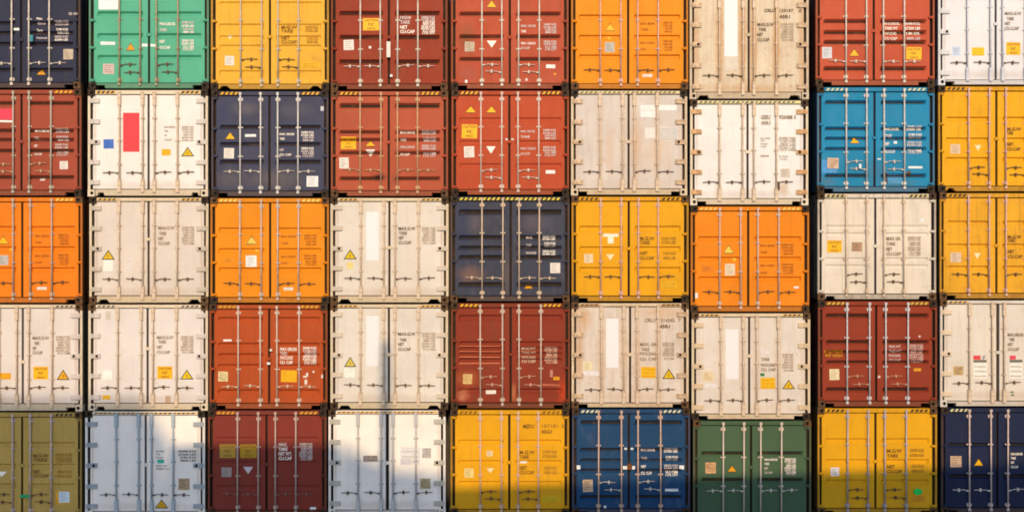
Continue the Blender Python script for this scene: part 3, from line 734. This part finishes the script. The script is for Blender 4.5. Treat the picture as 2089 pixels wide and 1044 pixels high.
add(2, 3, 'reefer', (242, 220, 195), 794, [736, 783, 806, 853.7], 568.8, 'beige container with a tall white panel and yellow triangle, under the salmon red one',
    wear=0.25, ink=DKINK, hinges=[423.5, 465.4, 506.6, 546.8, 588.6], vb=16.5, notch=(17, 42, 5), catch=505, hingem=P((226, 200, 168)), rodm=RODW, **tape_w,
    marks=[('panel', 746.7, 432, 772, 531, LOGO), ('trio', 702, 726, 510, 527.6, P((236, 192, 20))), ('panel', 707, 535, 720, 548, P((250, 218, 130)))]
    + T([812.5, 814, 812.5, 812.5], [466, 475.4, 485, 494.6], WT, [847, 830, 824, 839], 6.6) + N(860, 888, [465, 470, 475, 480, 485, 490, 495.5], 4, PALEINK))
add(2, 4, 'dry', (68, 71, 82), 1041.6, [983.5, 1025.6, 1059, 1100], 568, 'navy grey container with yellow hazard tape along its whole header, mid-wall',
    bands=[(427, 439.5), (479.5, 490), (501, 510.5), (520, 531), (575, 587)], handm=P((226, 190, 150)), wear=0.45, fade=0.2, stains=[(960, 560, 34, 22, (138, 100, 84), 0.7), (965, 455, 36, 26, (106, 92, 90), 0.7), (1095, 455, 40, 24, (108, 94, 96), 0.6), (945, 450, 20, 90, (52, 62, 88), 0.6), (1034, 560, 14, 60, (120, 98, 88), 0.5)], tape='full', tapec=(P((60, 46, 22)), P((236, 206, 70))), rodm=P((220, 186, 150), 0.45, 0.2),
    marks=[('sq', 1122.5, 536, 1143, 557, CREAM), ('tri', 1069, 1087.6, 575.5, 589, ORG), ]
    + T(1073.5, [484.5, 500, 515.7], ['MAX.', 'TARE', 'PAYLOAD'], [1087, 1084, 1094], 5) + N(1107, 1133, [482, 487.5, 496, 501.5, 512.5, 518], 4.8))
add(2, 5, 'dry', (250, 171, 34), 1283, [1225.5, 1267, 1302, 1343], 564.7, 'yellow container with a white T shaped label on its door, under the worn grey-beige one',
    bands=[(460.5, 472.5), (502.5, 514), (544.5, 556)], deep=0.040, sl=2.6, handm=IRON, rodm=RODPINK, ink=YINK, wear=0.2, catch=507, **tape_y,
    marks=[('tag', 1230.7, 476.6, 1262, 483, P((255, 238, 200))), ('tag', 1240, 483.2, 1252, 496.5, P((255, 238, 200))), ('dtri', 1236.7, 1253.5, 518.5, 531, YPALE), ('sq', 1192, 518, 1209.7, 536, P((250, 212, 160))), ('note', 1349, 574, 1380, 588.6, P((250, 182, 14)), YINKF)]
    + T(1306, [486, 494.5, 516, 526], MG, [1336, 1326, 1322, 1335], 7) + N(1350, 1379, [486, 494, 516, 526], 6.4, YINKF))
add(2, 6, 'dry', (254, 142, 30), 1527, [1468, 1511, 1546, 1589], 597, 'orange container with a small white patch on its door edge, under the bright white one',
    bands=[(482, 492), (523.5, 533), (564, 574)], deep=0.040, sl=2.6, handm=IRON, rodm=P((226, 184, 152), 0.45, 0.2), ink=OINK, wear=0.15, tapec=(None, P((250, 205, 100))), notch=(18, 18.5, 0),
    marks=[('tri', 1477, 1497, 499, 516.6, P((248, 206, 80))), ('sq', 1479.5, 538, 1500, 561.6, P((248, 214, 172))), ('tag', 1496, 526, 1503, 532, P((250, 190, 60))), ('panel', 1417.5, 597, 1424, 608, PALEW), ('tag', 1620, 584, 1630, 588, PALEW), ('sq', 1432, 542, 1455, 554, P((240, 132, 40)))]
    + T(1552, [500.6, 514, 541, 556], GC, [1581, 1565, 1581, 1565], 4.2) + N(1595, 1619, [499, 505, 511, 517, 539, 545, 551, 557], 4))
add(2, 7, 'dry', (246, 222, 190), 1786.7, [1726.5, 1768, 1803, 1844], (561, 575.7), 'off-white ribbed container with a caution placard and brown square sticker',
    bands=[(459, 467), (474, 482), (525, 532.5), (539.5, 547)], deep=0.02, sl=1.8, handm=IRON, rodm=RODW, ink=GRINK, wear=0.3, catch=502, notch=(16, 36, 2), tapec=(P((226, 196, 110)), BLACK),
    marks=[('caution', 1688, 490, 1718, 515), ('sq', 1738, 494, 1759.6, 513, BROWN), ('tag', 1879, 446, 1886, 453, PALEW)]
    + T(1809, [486.5, 497, 507.7, 517.6], ['MAX GR', 'TARE', 'NET', 'CU.CAP'], [1838, 1827, 1821, 1839], 7) + N(1853, 1879, [484, 488.5, 494.5, 499, 505, 509.5, 515, 520], 4, PALEINK))
add(2, 8, 'dry', (250, 174, 48), 2034, [1976, 2018, 2052, 2094], 561, 'scratched yellow container, lower one of two yellow boxes stacked on each other',
    bands=[(450, 458.5), (497, 506), (542, 551)], deep=0.040, sl=2.6, handm=IRON, rodm=RODPINK, ink=YINK, wear=0.5, catch=501, **tape_y,
    marks=[('sq', 1940, 515, 1962, 535, P((232, 196, 156))), ('dtri', 1988, 2002, 516, 528, YPALE)]
    + T(2057, [483, 490.5, 513, 523], MG, [2085, 2071, 2070, 2087], 7))

# ================================================================== row 3
add(3, 0, 'reefer', (243, 220, 200), 45, [-2, 34, 58.6, 106], 791.6, 'white container with orange label, yellow placard and triangle, resting on the shaded ochre one',
    wear=0.15, ink=GRINK, hinges=[643, 686, 726, 767.5, 810], vb=17, catch=738, clean=True, hingem=P((226, 200, 176)), rodm=RODW, tapec=(None, BLACK),
    marks=[('note', -10, 760.6, 21, 773.7, P((250, 172, 20)), ORG), ('caution', 66.7, 747.5, 97, 773.7), ('trio', 115.7, 139.6, 755, 773.7, P((246, 170, 36)))]
    + T([65.5, 69, 65.5, 65.5], [689, 699.7, 710, 719], WT, [99, 79, 73.6, 86], 6.6) + N(113, 142, [687, 692.5, 698, 703.5, 709, 714.5, 720], 4.4, PALEINK))
add(3, 1, 'reefer', (247, 226, 207), 300, [240, 288, 312, 360], 791, 'white container with a glossy white square and small orange square, on the shaded white one',
    wear=0.12, ink=GRINK, hinges=[643.4, 685, 726, 766.4, 810], vb=16, catch=711, clean=True, hingem=P((228, 204, 182)), rodm=RODW, notch=(16, 34, 2), tapec=(None, BLACK),
    marks=[('panel', 208, 755, 227.6, 773.7, P((255, 250, 226))), ('tag', 208, 806, 224, 814.6, P((246, 180, 50))), ('caution', 320, 747, 350.7, 772.6), ('trio', 368, 392.5, 755, 772.6, P((246, 200, 10))), ('scrape', 214, 635, 225, 652, P((222, 200, 172))), ('scrape', 336, 807, 347, 821, P((204, 164, 130)))]
    + T([319.6, 322, 319.6, 319.6], [688, 697, 707.7, 718], WT, [353, 338, 331, 346], 6.6) + N(368, 394, [687, 692, 697, 702, 707, 712.5, 718], 4.2, PALEINK))
add(3, 2, 'dry', (196, 85, 44), 548.5, [486.3, 531.3, 565.3, 610.3], 788.8, 'orange-red container with a blank yellow placard and white paint splashes',
    bands=[(646, 657), (698.5, 708.5), (720, 729.5), (742, 752), (793.5, 805)], handm=P((232, 190, 150)), rodm=P((226, 190, 160), 0.45, 0.2), wear=0.4, sl=3.8, deep=0.036, tapec=(P((170, 100, 30)), P((232, 160, 50))), catch=732,
    marks=[('tag', 454.7, 692, 472, 696, PALEW), ('sq', 444.4, 757.7, 464.3, 777.5, P((250, 216, 150), 0.6, 0.3)), ('panel', 572.5, 755, 605, 779, P((250, 180, 20))),
           ('scrape', 624, 760, 628, 768, CREAM), ('scrape', 618, 766, 625, 770, CREAM), ('scrape', 621, 774, 626, 784, CREAM), ('scrape', 637, 756, 641, 760, CREAM), ('scrape', 655, 764, 659, 771, CREAM), ('seal', 545.5, 738, 552, 743, PALEW), ('seal', 551, 711, 556, 716, CREAM)]
    + T(571, [712, 721, 729.7, 739], ['MAX GROSS', 'TARE', 'PAYLOAD', 'CU. CAP'], [605, 585, 597, 597], 7) + N(617.5, 645, [709.5, 714.5, 718.5, 723.5, 727.5, 732.5, 736.5, 741.5], 4.6))
add(3, 3, 'reefer', (243, 222, 198), 793, [735.5, 782.6, 805.8, 853.7], 786.4, 'beige container crossed by a narrow mast shadow, with a tall white panel',
    wear=0.25, ink=DKINK, hinges=[641, 683, 723.7, 764.4, 807.5], vb=15.5, notch=(17, 42, 5), catch=723, hingem=P((232, 204, 170)), rodm=RODW, tapec=(YEL, P((120, 76, 24))),
    marks=[('panel', 746.7, 644, 772, 746.4, LOGO), ('trio', 703, 725, 729, 747, P((240, 206, 90))), ('panel', 702, 751, 724.4, 770, P((255, 248, 216)))]
    + T([812, 815, 812, 812], [681, 692.6, 702, 712], WT, [847, 829, 824, 838], 6.6) + N(860, 888, [680, 685, 690, 695, 700.5, 706, 712], 4, PALEINK))
add(3, 4, 'dry', (154, 61, 43), 1041.6, [980, 1025, 1059, 1103.4], (770, 786), 'scuffed dark red container with pale scraped ribs, under the navy grey one mid-wall',
    bands=[(642, 654), (696, 704.5), (707, 715.5), (718, 726.5), (730, 738.5), (792, 803)], handm=P((222, 160, 126)), rodm=P((222, 190, 160), 0.45, 0.2), wear=0.5, deep=0.034, sl=3.0, catch=723, stains=[(954, 772, 26, 20, (190, 100, 56), 0.7), (944, 806, 16, 14, (214, 130, 90), 0.6), (1048, 802, 6, 24, (214, 130, 80), 0.6), (1150, 800, 14, 40, (214, 74, 40), 0.6)], tapec=(P((120, 64, 24)), YEL),
    marks=[('scrape', 937, 705, 1020, 706.6, P((226, 128, 84), 0.7, 0.3)), ('scrape', 937, 716, 1020, 717.5, P((226, 128, 84), 0.7, 0.3)), ('scrape', 937, 727.2, 1020, 729, P((230, 132, 84), 0.7, 0.3)), ('scrape', 937, 739.5, 1020, 742, P((226, 122, 80), 0.7, 0.3)),
           ('sq', 944.7, 763, 963, 783, P((240, 190, 118), 0.6, 0.3)), ('tag', 991, 796, 1011.7, 803.4, CREAM), ('tag', 1129, 768, 1141.7, 775, ORG), ('scrape', 1122, 754, 1128, 769, P((214, 140, 116), 0.7, 0.3)), ('scrape', 1106, 783, 1142, 787, P((204, 110, 80), 0.7, 0.3)), ('scrape', 936, 808, 948, 816, P((206, 118, 84), 0.7, 0.4)), ('scrape', 936, 798.5, 949, 802, P((206, 118, 84), 0.7, 0.4))]
    + T(1064, [710.5, 719, 728.5, 737], PW, [1093, 1093, 1093, 1093], 5.6, P((236, 196, 156))) + N(1111, 1137, [709, 714, 719, 724, 729, 734, 739], 4.4, P((236, 186, 150))))
add(3, 5, 'reefer', (240, 216, 192), 1285.8, [1227, 1272.6, 1299.7, 1342.7], 795.5, 'rusty white container with a blank orange placard, resting on the dark blue one',
    wear=0.6, rodrust=0.5, stains=[(1190, 650, 20, 40, (214, 160, 104), 0.7), (1350, 636, 60, 20, (222, 172, 124), 0.6), (1182, 730, 14, 60, (214, 160, 110), 0.6)], ink=GRINK, hinges=[641, 683, 723.7, 765.6, 807.5], vb=11.5, catch=723, hingem=HTAN, rodm=RODW, tapec=(P((200, 130, 50)), P((90, 50, 20))),
    marks=[('panel', 1236.7, 649.5, 1262, 750, LOGO), ('sq', 1190, 737, 1209, 755, P((250, 222, 170))), ('scrape', 1190, 757, 1222, 766, P((246, 228, 214))), ('note', 1308, 748, 1337.7, 771, P((252, 186, 10)), ORG), ('trio', 1353, 1376.5, 753, 771.6, P((240, 190, 20)))]
    + [('txt', 1314.5, 653, 1338, 7, 'CRLU'), ('txt', 1348, 653, 1377, 7, '216542'), ('txt', 1384, 653, 1389, 7, '7'), ('txt', 1346, 665.5, 1367, 7, '45R1', DKINK)]
    + T([1306, 1308, 1306, 1306], [702, 712.4, 721, 731.6], ['MAX. GR', 'TARE', 'PAYLOAD', 'CU. CAP'], [1340, 1325, 1340, 1340], 6.6) + N(1352, 1375.5, [700, 704.5, 710, 714.5, 719.5, 724, 731], 4, PALEINK))
add(3, 6, 'reefer', (243, 220, 196), 1529, [1471, 1516.6, 1543.7, 1588], 817.6, 'beige container with a small green square above an orange placard',
    wear=0.35, rodrust=0.3, ink=GRINK, hinges=[663, 705, 747, 787.6, 830.7], vb=13, catch=726, hingem=P((232, 196, 150)), rodm=RODW, tapec=(YEL, BLACK),
    marks=[('panel', 1481, 671.5, 1507, 773, LOGO), ('sq', 1433.5, 757.7, 1455.6, 778, P((248, 212, 160))), ('scrape', 1434, 783, 1463, 791, P((248, 230, 214))), ('scrape', 1552, 708, 1570, 726, P((244, 222, 200))), ('tag', 1551.6, 761, 1560, 767, P((60, 130, 66))),
           ('note', 1552, 770, 1582, 793, P((250, 186, 12)), ORG), ('trio', 1598, 1621, 775.6, 792.4, P((246, 186, 10)))]
    + T(1553, [732.5, 744, 753.4], ['TARE', 'PAYLOAD', 'CU. CAP'], [1570, 1583, 1583], 6.4) + N(1596, 1619, [723, 728, 733, 738.5, 744, 749, 755], 4, PALEINK))
add(3, 7, 'dry', (160, 65, 45), 1788.4, [1728, 1774, 1807, 1852], (768.6, 783.5), 'red container with yellow stencilled caution lettering, under the off-white ribbed one',
    bands=[(639, 650), (693, 703.5), (714, 723.5), (734.5, 744), (789.5, 800.5)], handm=P((212, 146, 110)), rodm=P((220, 205, 190), 0.45, 0.2), wear=0.2, sl=3.8, tapec=(P((130, 84, 40)), P((226, 176, 70))),
    marks=[('txt', 1682, 717, 1720, 6.5, 'CAUTION', P((226, 160, 16))), ('txt', 1684, 725, 1719, 6, "9'6\" HIGH", P((226, 160, 16))), ('sq', 1693, 752.5, 1713, 774.8, P((252, 222, 166))), ('tag', 1865, 751, 1880, 757, ORG), ('tag', 1792, 766, 1797, 771, WFADE), ('tag', 1875, 684, 1879, 688, WFADE)]
    + T(1814, [706.5, 715.7, 725, 734], PW, [1838, 1840, 1838, 1838], 5.8, P((240, 200, 180))) + N(1856, 1884, [704, 708.5, 713.5, 718, 723, 728, 733, 738], 4.4, P((236, 190, 168))))
add(3, 8, 'reefer', (243, 221, 196), 2037, [1978, 2024.6, 2048.8, 2096], 782, 'white container with red and white printed notices on both doors',
    wear=0.3, ink=GRINK, hinges=[636.4, 678, 721, 761.7, 803], vb=13, gapw=3.4, catch=719, clean=True, hingem=P((240, 206, 166)), rodm=RODW, tapec=(YEL, BLACK),
    marks=[('sq', 1945.8, 747, 1966.5, 765, P((220, 176, 116), 0.7, 0.3)), ('tag', 1987, 725, 2001.6, 733.5, P((240, 78, 78))), ('tag', 1987, 734, 2014, 739, P((120, 112, 100))), ('note', 1986.7, 740, 2014.7, 772, P((253, 240, 214)), P((214, 190, 160))),
           ('tag', 2061, 725, 2073.6, 733, P((240, 78, 88))), ('tag', 2061, 733.5, 2087, 739, P((120, 116, 100))), ('note', 2060, 740, 2088, 772, P((253, 240, 214)), P((214, 190, 160))), ('tag', 2062, 798, 2069, 801, P((110, 120, 60))), ('tag', 2064, 804, 2070, 807, P((90, 110, 50))), ('seal', 2006, 723, 2009, 730, P((200, 186, 170)))]
    + T([2057, 2060, 2057, 2057], [682.4, 692, 702, 712], GT, [2089, 2070.6, 2068, 2080], 6.6))

# ================================================================== row 4 (ground tier)
add(4, 0, 'dry', (212, 166, 84), 43.6, [-14, 25.8, 61.6, 104.5], (1010, 1025), 'wholly shaded ochre yellow container with a green seal tag, at ground level',
    bands=[(901.5, 912), (945.5, 955.5), (986, 996.5)], deep=0.040, sl=2.6, handm=IRON, rodm=P((222, 186, 160), 0.45, 0.2), ink=YINK, wear=0.25, catch=949, **tape_y,
    marks=[('dtri', -9, 13, 961.6, 972.4), ('scrape', 113, 1001, 142, 1028, P((250, 176, 30), 0.6, 0.3)), ('sq', 118.5, 1002.4, 140.6, 1025, P((232, 232, 236))), ('seal', 42, 1007, 62, 1013.5, P((0, 170, 100)))]
    + T(67, [929, 937.6, 961.6, 970], MG, [98, 96, 81, 98], 7) + N(112, 146, [927, 934, 940, 962, 971], 5.6, YINKF))
add(4, 1, 'reefer', 'white', 296, [237, 283, 309, 353], 1009, 'mostly shaded white container with a warning triangle low on its door, at ground level',
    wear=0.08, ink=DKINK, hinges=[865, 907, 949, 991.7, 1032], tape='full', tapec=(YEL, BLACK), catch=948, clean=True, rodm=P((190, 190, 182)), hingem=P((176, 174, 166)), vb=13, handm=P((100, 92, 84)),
    marks=[('sq', 363, 975.6, 386, 999, P((206, 166, 122), 0.7, 0.3)), ('trio', 316.5, 341, 1019.6, 1035.7, P((240, 176, 20))), ('tag', 320, 937, 334, 944.5, P((70, 190, 150)))]
    + T(317.6, [920, 926, 932.7, 950, 956], ['MAX. GROSS', 'TARE', 'PAYLOAD', 'REEFER UNIT', 'REFRIGERANT R134A'], [335, 326, 332, 340, 345], 3.2, GRINK) + N(363, 400, [920, 926.5, 932.7, 939], 4.2))
add(4, 2, 'dry', (146, 60, 50), 543, [484.6, 527, 561.7, 603.6], 1008, 'maroon container with two dull yellow placards side by side, half in shade',
    bands=[(891, 898), (940, 949.5), (989, 999)], handm=P((150, 100, 84)), rodm=P((206, 170, 146), 0.45, 0.2), wear=0.5, deep=0.016, sl=2.4, tapec=(P((150, 90, 40)), P((236, 160, 60))), catch=947,
    marks=[('caution', 447.5, 906, 480, 933.7, P((200, 150, 60))), ('caution', 489, 906, 523, 933.7, P((200, 146, 44))), ('sq', 451, 953, 471.5, 972.5, P((176, 152, 136))), ('dtri', 495.4, 516, 952, 966.5, P((226, 200, 190))), ('tag', 632, 1034, 644, 1039, PALEW)]
    + T(568, [906.6, 915.7, 925, 934.4], ['MAX.', 'TARE', 'NET WT.', 'CU.CAP'], [586, 586, 595, 595], 7) + N(610, 637, [905, 910, 914.5, 919.5, 924, 929, 933.5, 937], 4.4, WFADE))
add(4, 3, 'reefer', 'white', 789.8, [730.4, 777, 801.8, 848.4], 1006, 'white container with a torn brown paper scrap, lit above and shaded below',
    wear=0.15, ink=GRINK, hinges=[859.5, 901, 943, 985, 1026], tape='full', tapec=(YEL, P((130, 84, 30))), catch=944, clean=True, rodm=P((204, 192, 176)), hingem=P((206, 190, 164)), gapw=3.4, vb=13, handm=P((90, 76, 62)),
    marks=[('tag', 741, 929, 770, 941.6, P((170, 146, 128), 0.7, 0.4)), ('note', 816, 912, 857, 948, P((248, 232, 214)), P((226, 206, 186))), ('panel', 861, 914, 879, 934, P((206, 186, 170), 0.7, 0.35)), ('sq', 857, 975.6, 878, 997, P((208, 176, 124), 0.7, 0.3)), ('scrape', 818, 935, 838, 947, P((226, 210, 200)))])
add(4, 4, 'dry', (249, 172, 32), 1039, [980, 1023, 1057, 1098.4], (1004, 1018), 'yellow container with black code lettering high on its door, at ground level',
    bands=[(896.6, 905), (938.5, 946.5), (981, 989.5)], deep=0.03, sl=2.2, handm=IRON, rodm=P((236, 190, 150), 0.45, 0.2), ink=YINK, wear=0.2, catch=943, tapec=(None, P((150, 96, 20))),
    marks=[('sq', 992.6, 919, 1005, 930.6, P((252, 216, 160))), ('dtri', 992.6, 1007.4, 954.8, 964.8, YPALE), ('sq', 947, 955, 966, 974, P((252, 212, 130))), ('note', 1105, 1011.5, 1140, 1023.4, P((250, 196, 20)), YINKF), ('tag', 1061, 941, 1075, 945, PALEW)]
    + [('txt', 1067, 869, 1090, 8, 'MEDU'), ('txt', 1105, 868.5, 1138, 7.5, '187181', YINKF), ('txt', 1146, 868.5, 1150, 7.5, '1', YINKF), ('txt', 1104, 880, 1126, 7.5, '45G1')]
    + T(1060, [922, 931.4, 954, 963], MG, [1091, 1079, 1075, 1090], 7.5) + N(1107, 1136, [921, 930, 954, 963], 6.6, YINKF))
add(4, 5, 'dry', (40, 76, 106), 1283, [1221, 1267.8, 1301.3, 1348], (983.5, 999), 'dark blue container with white tags on its door edges and a padlocked middle',
    bands=[(857, 868), (913, 922.5), (935, 943.5), (955.5, 964.5), (1009, 1019)], handm=GALV, rodm=P((222, 178, 146), 0.45, 0.2), wear=0.2, fade=0.14, tapec=(None, P((236, 220, 170))),
    marks=[('tag', 1176, 949, 1184, 957, PALEW), ('seal', 1270, 949, 1279, 956, PALEW), ('seal', 1289, 949, 1295, 956, PALEW), ('tag', 1386, 949, 1396, 957, PALEW), ('seal', 1279.5, 944, 1288, 957, P((130, 72, 30))), ('tag', 1274, 913, 1279, 917, PALEW), ('tag', 1287, 913, 1292, 917, PALEW),
           ('sq', 1189, 978, 1209.6, 1003, P((222, 180, 138), 0.6, 0.25)), ('tag', 1357, 996.6, 1384, 1002, PALEW), ('tag', 1232, 1031, 1237, 1036, PALEW)]
    + T(1308, [918, 934.4, 951, 965], ['MAX GROSS', 'TARE', 'NET', 'CU. CAP'], [1337, 1320, 1318, 1330], 5.4) + N(1355, 1383, [915, 920.5, 931.5, 937, 949, 954.5, 963, 968.5], 4.4))
add(4, 6, 'dry', (84, 106, 74), 1532.8, [1475.4, 1517.3, 1551.5, 1594], 1001, 'dark green container at ground level, its lower half in shade',
    bands=[(920, 931), (974, 985)], handm=GALV, rodm=P((230, 200, 170), 0.45, 0.15), wear=0.12, fade=0.03, sl=3.8, tape=None, catch=953,
    marks=[('sq', 1439.5, 943, 1461, 965.5, P((236, 176, 120), 0.6, 0.3)), ('tri', 1485, 1503, 948, 962.4, ORG)]
    + T(1560, [937, 945.7, 955, 963.6], GT, [1586.7, 1569.5, 1567, 1576], 4.4) + N(1601, 1624, [936, 940.5, 945, 949.5, 954, 958.5, 963, 967], 4.2))
add(4, 7, 'dry', (246, 172, 28), 1787, [1729, 1771, 1805, 1848.8], (999.5, 1016), 'yellow container with a round green tag above an orange placard, at ground level',
    bands=[(894, 904.5), (936.5, 946.5), (978, 989)], deep=0.034, sl=2.2, handm=IRON, rodm=P((200, 176, 160), 0.45, 0.2), ink=YINK, wear=0.2, catch=941, **tape_y,
    marks=[('sq', 1695.6, 953, 1712.8, 970.8, P((244, 222, 206))), ('note', 1857, 1010.5, 1890.7, 1023, P((246, 164, 20)), P((200, 100, 20))), ('round', 1864, 996, 1882, 1009)]
    + T(1810, [919, 929, 951.6, 961], MG, [1841, 1833, 1826, 1841], 7.5) + N(1857, 1886, [918, 928, 950, 960], 6.8, YINKF))
add(4, 8, 'dry', (38, 48, 70), 2035.6, [1977.7, 2021.7, 2056, 2098], 1000, 'dark navy container with a tan square and yellow triangle, at ground level',
    bands=[(903, 912.5), (967, 977)], handm=GALV, rodm=P((226, 190, 166), 0.45, 0.2), wear=0.1, fade=0.02, tapec=(None, P((232, 216, 150))),
    marks=[('sq', 1940, 930, 1962.7, 952.6, P((220, 176, 136), 0.6, 0.3)), ('tri', 1988.4, 2007, 935, 950)]
    + T(2063, [925.6, 934, 943, 952], GT, [2087, 2073, 2070, 2078], 4.8))

for sp in ALL:
    rnd = [m for m in sp['marks'] if m[0] == 'round'] if 'marks' in sp else []
    root = container(sp)
    for (_, x0, y0, x1, y1) in rnd:                # round green seal hanging on the door
        b = Box(*sp['at'])
        mb = MB()
        k = 18
        mb.extrude([(b.X((x0 + x1) / 2 + (x1 - x0) / 2 * math.cos(2 * math.pi * i / k)), b.Z((y0 + y1) / 2 - (y1 - y0) / 2 * math.sin(2 * math.pi * i / k))) for i in range(k)], 0.008, 0.027)
        put('round_tag', mb.mesh('round_tag', [flat((0.01, 0.62, 0.10), 0.35, 0.1, 'green_plastic')]), root)

# ------------------------------------------------------------------ yard
def struct(o): o['kind'] = 'structure'; return o
gm, nt, bs = new_mat('concrete_yard')
tc = nt.nodes.new('ShaderNodeTexCoord').outputs['Object']
c = mix(nt, ramp(nt, noise(nt, tc, 0.4, 5, 1.0), 0.3, 0.7), (0.34, 0.33, 0.31), (0.46, 0.445, 0.42))
c = mix(nt, ramp(nt, noise(nt, tc, 40, 3, 2.0), 0.4, 0.7, 0, 0.5), c, (0.22, 0.20, 0.18))
nt.links.new(c, bs.inputs['Base Color']); bs.inputs['Roughness'].default_value = 0.9
mb = MB(); mb.quad((-600, -600, 0), (600, -600, 0), (600, 600, 0), (-600, 600, 0))
struct(put('ground', mb.mesh('ground', [gm])))
conc = flat((0.36, 0.34, 0.31), 0.85, 0.3, 'concrete', 6)
mb = MB()
for cidx in range(9):
    xl, xr = EDGES[(4, cidx)]
    zt = PZ(SEAMS[cidx][5]) - 0.001
    if zt > 0.03: mb.box(PX(xl) + 0.02, PX(xr) - 0.02, 0.02, 6.0, -0.2, zt)
struct(put('pavement', mb.mesh('pavement', [conc])))

# unseen blocks added behind the viewpoint, shaped to shade the foot of the wall
SX, SZ = 0.06, 0.48            # sun: metres sideways and up per metre away from the wall
wallm = paint('occluder_cladding', (0.70, 0.69, 0.66), 0.1, 4.0)  # pale, so the added blocks also bounce light
roofm = flat((0.20, 0.20, 0.20), 0.7, 0.2, 'occluder_roof', 2)
def occluder_block(x0, x1, ya, yb, L, label):
    """hall added out of view, whose front eave, L metres from the wall, throws its shadow line on the wall from (x0, ya) to (x1, yb)"""
    X0, X1 = PX(x0) + SX * L, PX(x1) + SX * L
    Z0, Z1 = PZ(ya) + SZ * L, PZ(yb) + SZ * L
    r = bpy.data.objects.new('occluder', None); COL.objects.link(r)
    r.location = ((X0 + X1) / 2, -L, 0); r['label'] = label; r['category'] = 'occluder'; r['group'] = 'added occluders across the yard'
    h = (X1 - X0) / 2
    mb = MB()
    mb.v += [(-h, 0, 0), (h, 0, 0), (h, 0, Z1), (-h, 0, Z0), (-h, -9, 0), (h, -9, 0), (h, -9, Z1 - 1.5), (-h, -9, Z0 - 1.5)]
    for f in ((0, 3, 2, 1), (4, 5, 6, 7), (0, 4, 7, 3), (1, 2, 6, 5)): mb.f.append(f); mb.mi.append(0)
    put('wall', mb.mesh('wall', [wallm]), r)
    mb = MB(); mb.quad((-h, 0, Z0), (-h, -9, Z0 - 1.5), (h, -9, Z1 - 1.5), (h, 0, Z1))
    put('roof', mb.mesh('roof', [roofm]), r)
    mb = MB(); mb.box(-min(1.6, h * 0.6), min(1.6, h * 0.6), -0.05, 0.02, 0.0, 3.2)
    put('door', mb.mesh('door', [roofm]), r)  # wall, roof and door only dress the added block
occluder_block(-420, 285, 808, 816, 56.0, 'tallest added unseen warehouse across the yard, behind the viewpoint')
occluder_block(285, 350, 818, 904, 50.0, 'narrow added unseen warehouse across the yard with a steep eave beside the tallest one')
occluder_block(350, 690, 906, 906, 25.5, 'mid-height added unseen warehouse across the yard with a level eave')
occluder_block(690, 800, 904, 956, 48.0, 'narrow added unseen warehouse across the yard with a short raked eave')
occluder_block(800, 915, 957, 968, 38.0, 'narrow low added unseen warehouse across the yard next to the longest one')
occluder_block(915, 2600, 996, 922, 24.6, 'long low added unseen warehouse with a slightly sloping eave across the yard')
mast = bpy.data.objects.new('shadow_mast', None); COL.objects.link(mast)  # unseen mast placed to throw the narrow strip of shadow
Lm = 25.0
mast.location = (PX(786) + SX * Lm, -Lm, 0); mast['label'] = 'tall grey unseen mast added to cast a narrow shadow strip'; mast['category'] = 'shadow mast'
zt = PZ(708) + SZ * Lm
mb = MB()
for i in range(8): mb.tube((0, 0, zt * i / 8), (0, 0, zt * (i + 1) / 8), 0.23 - 0.018 * i, 12)
put('pole', mb.mesh('pole', [GALV]), mast)
mb = MB(); mb.box(-0.06, 0.06, -0.2, 0.1, zt, zt + 0.10, ch=0.02)
put('mast_head', mb.mesh('mast_head', [GALV]), mast)

# ------------------------------------------------------------------ light, sky, camera
el = math.atan(SZ / math.hypot(1, SX)); az = math.atan2(SX, 1)
sun = bpy.data.lights.new('sun', 'SUN')
sun.energy = 2.7; sun.angle = math.radians(0.5); sun.color = (1.0, 0.665, 0.34)
so = bpy.data.objects.new('sun', sun); COL.objects.link(so)
d = Vector((SX, -1.0, SZ)).normalized()
so.rotation_euler = d.to_track_quat('Z', 'Y').to_euler()
so.location = d * 60

w = bpy.data.worlds.new('World'); scene.world = w; w.use_nodes = True
nt = w.node_tree
sky = nt.nodes.new('ShaderNodeTexSky'); sky.sky_type = 'NISHITA'; sky.sun_disc = False
sky.sun_elevation = el; sky.sun_rotation = math.pi - az
bg = nt.nodes['Background']; bg.inputs['Strength'].default_value = 0.15
nt.links.new(sky.outputs['Color'], bg.inputs['Color'])

D = 22.0
cam = bpy.data.cameras.new('camera')
cam.sensor_width = 36.0
cam.lens = 36.0 * D / (2089 / S)
cam.clip_end = 2000
co = bpy.data.objects.new('camera', cam); COL.objects.link(co)
co.location = (0, -D, PZ(522)); co.rotation_euler = (math.pi / 2, 0, 0)
scene.camera = co

scene.view_settings.view_transform = 'Standard'
scene.view_settings.look = 'None'
scene.view_settings.exposure = 0.30
scene.view_settings.gamma = 1.0
scene.cycles.max_bounces = 6
scene.cycles.filter_width = 1.8
scene.cycles.use_denoising = True
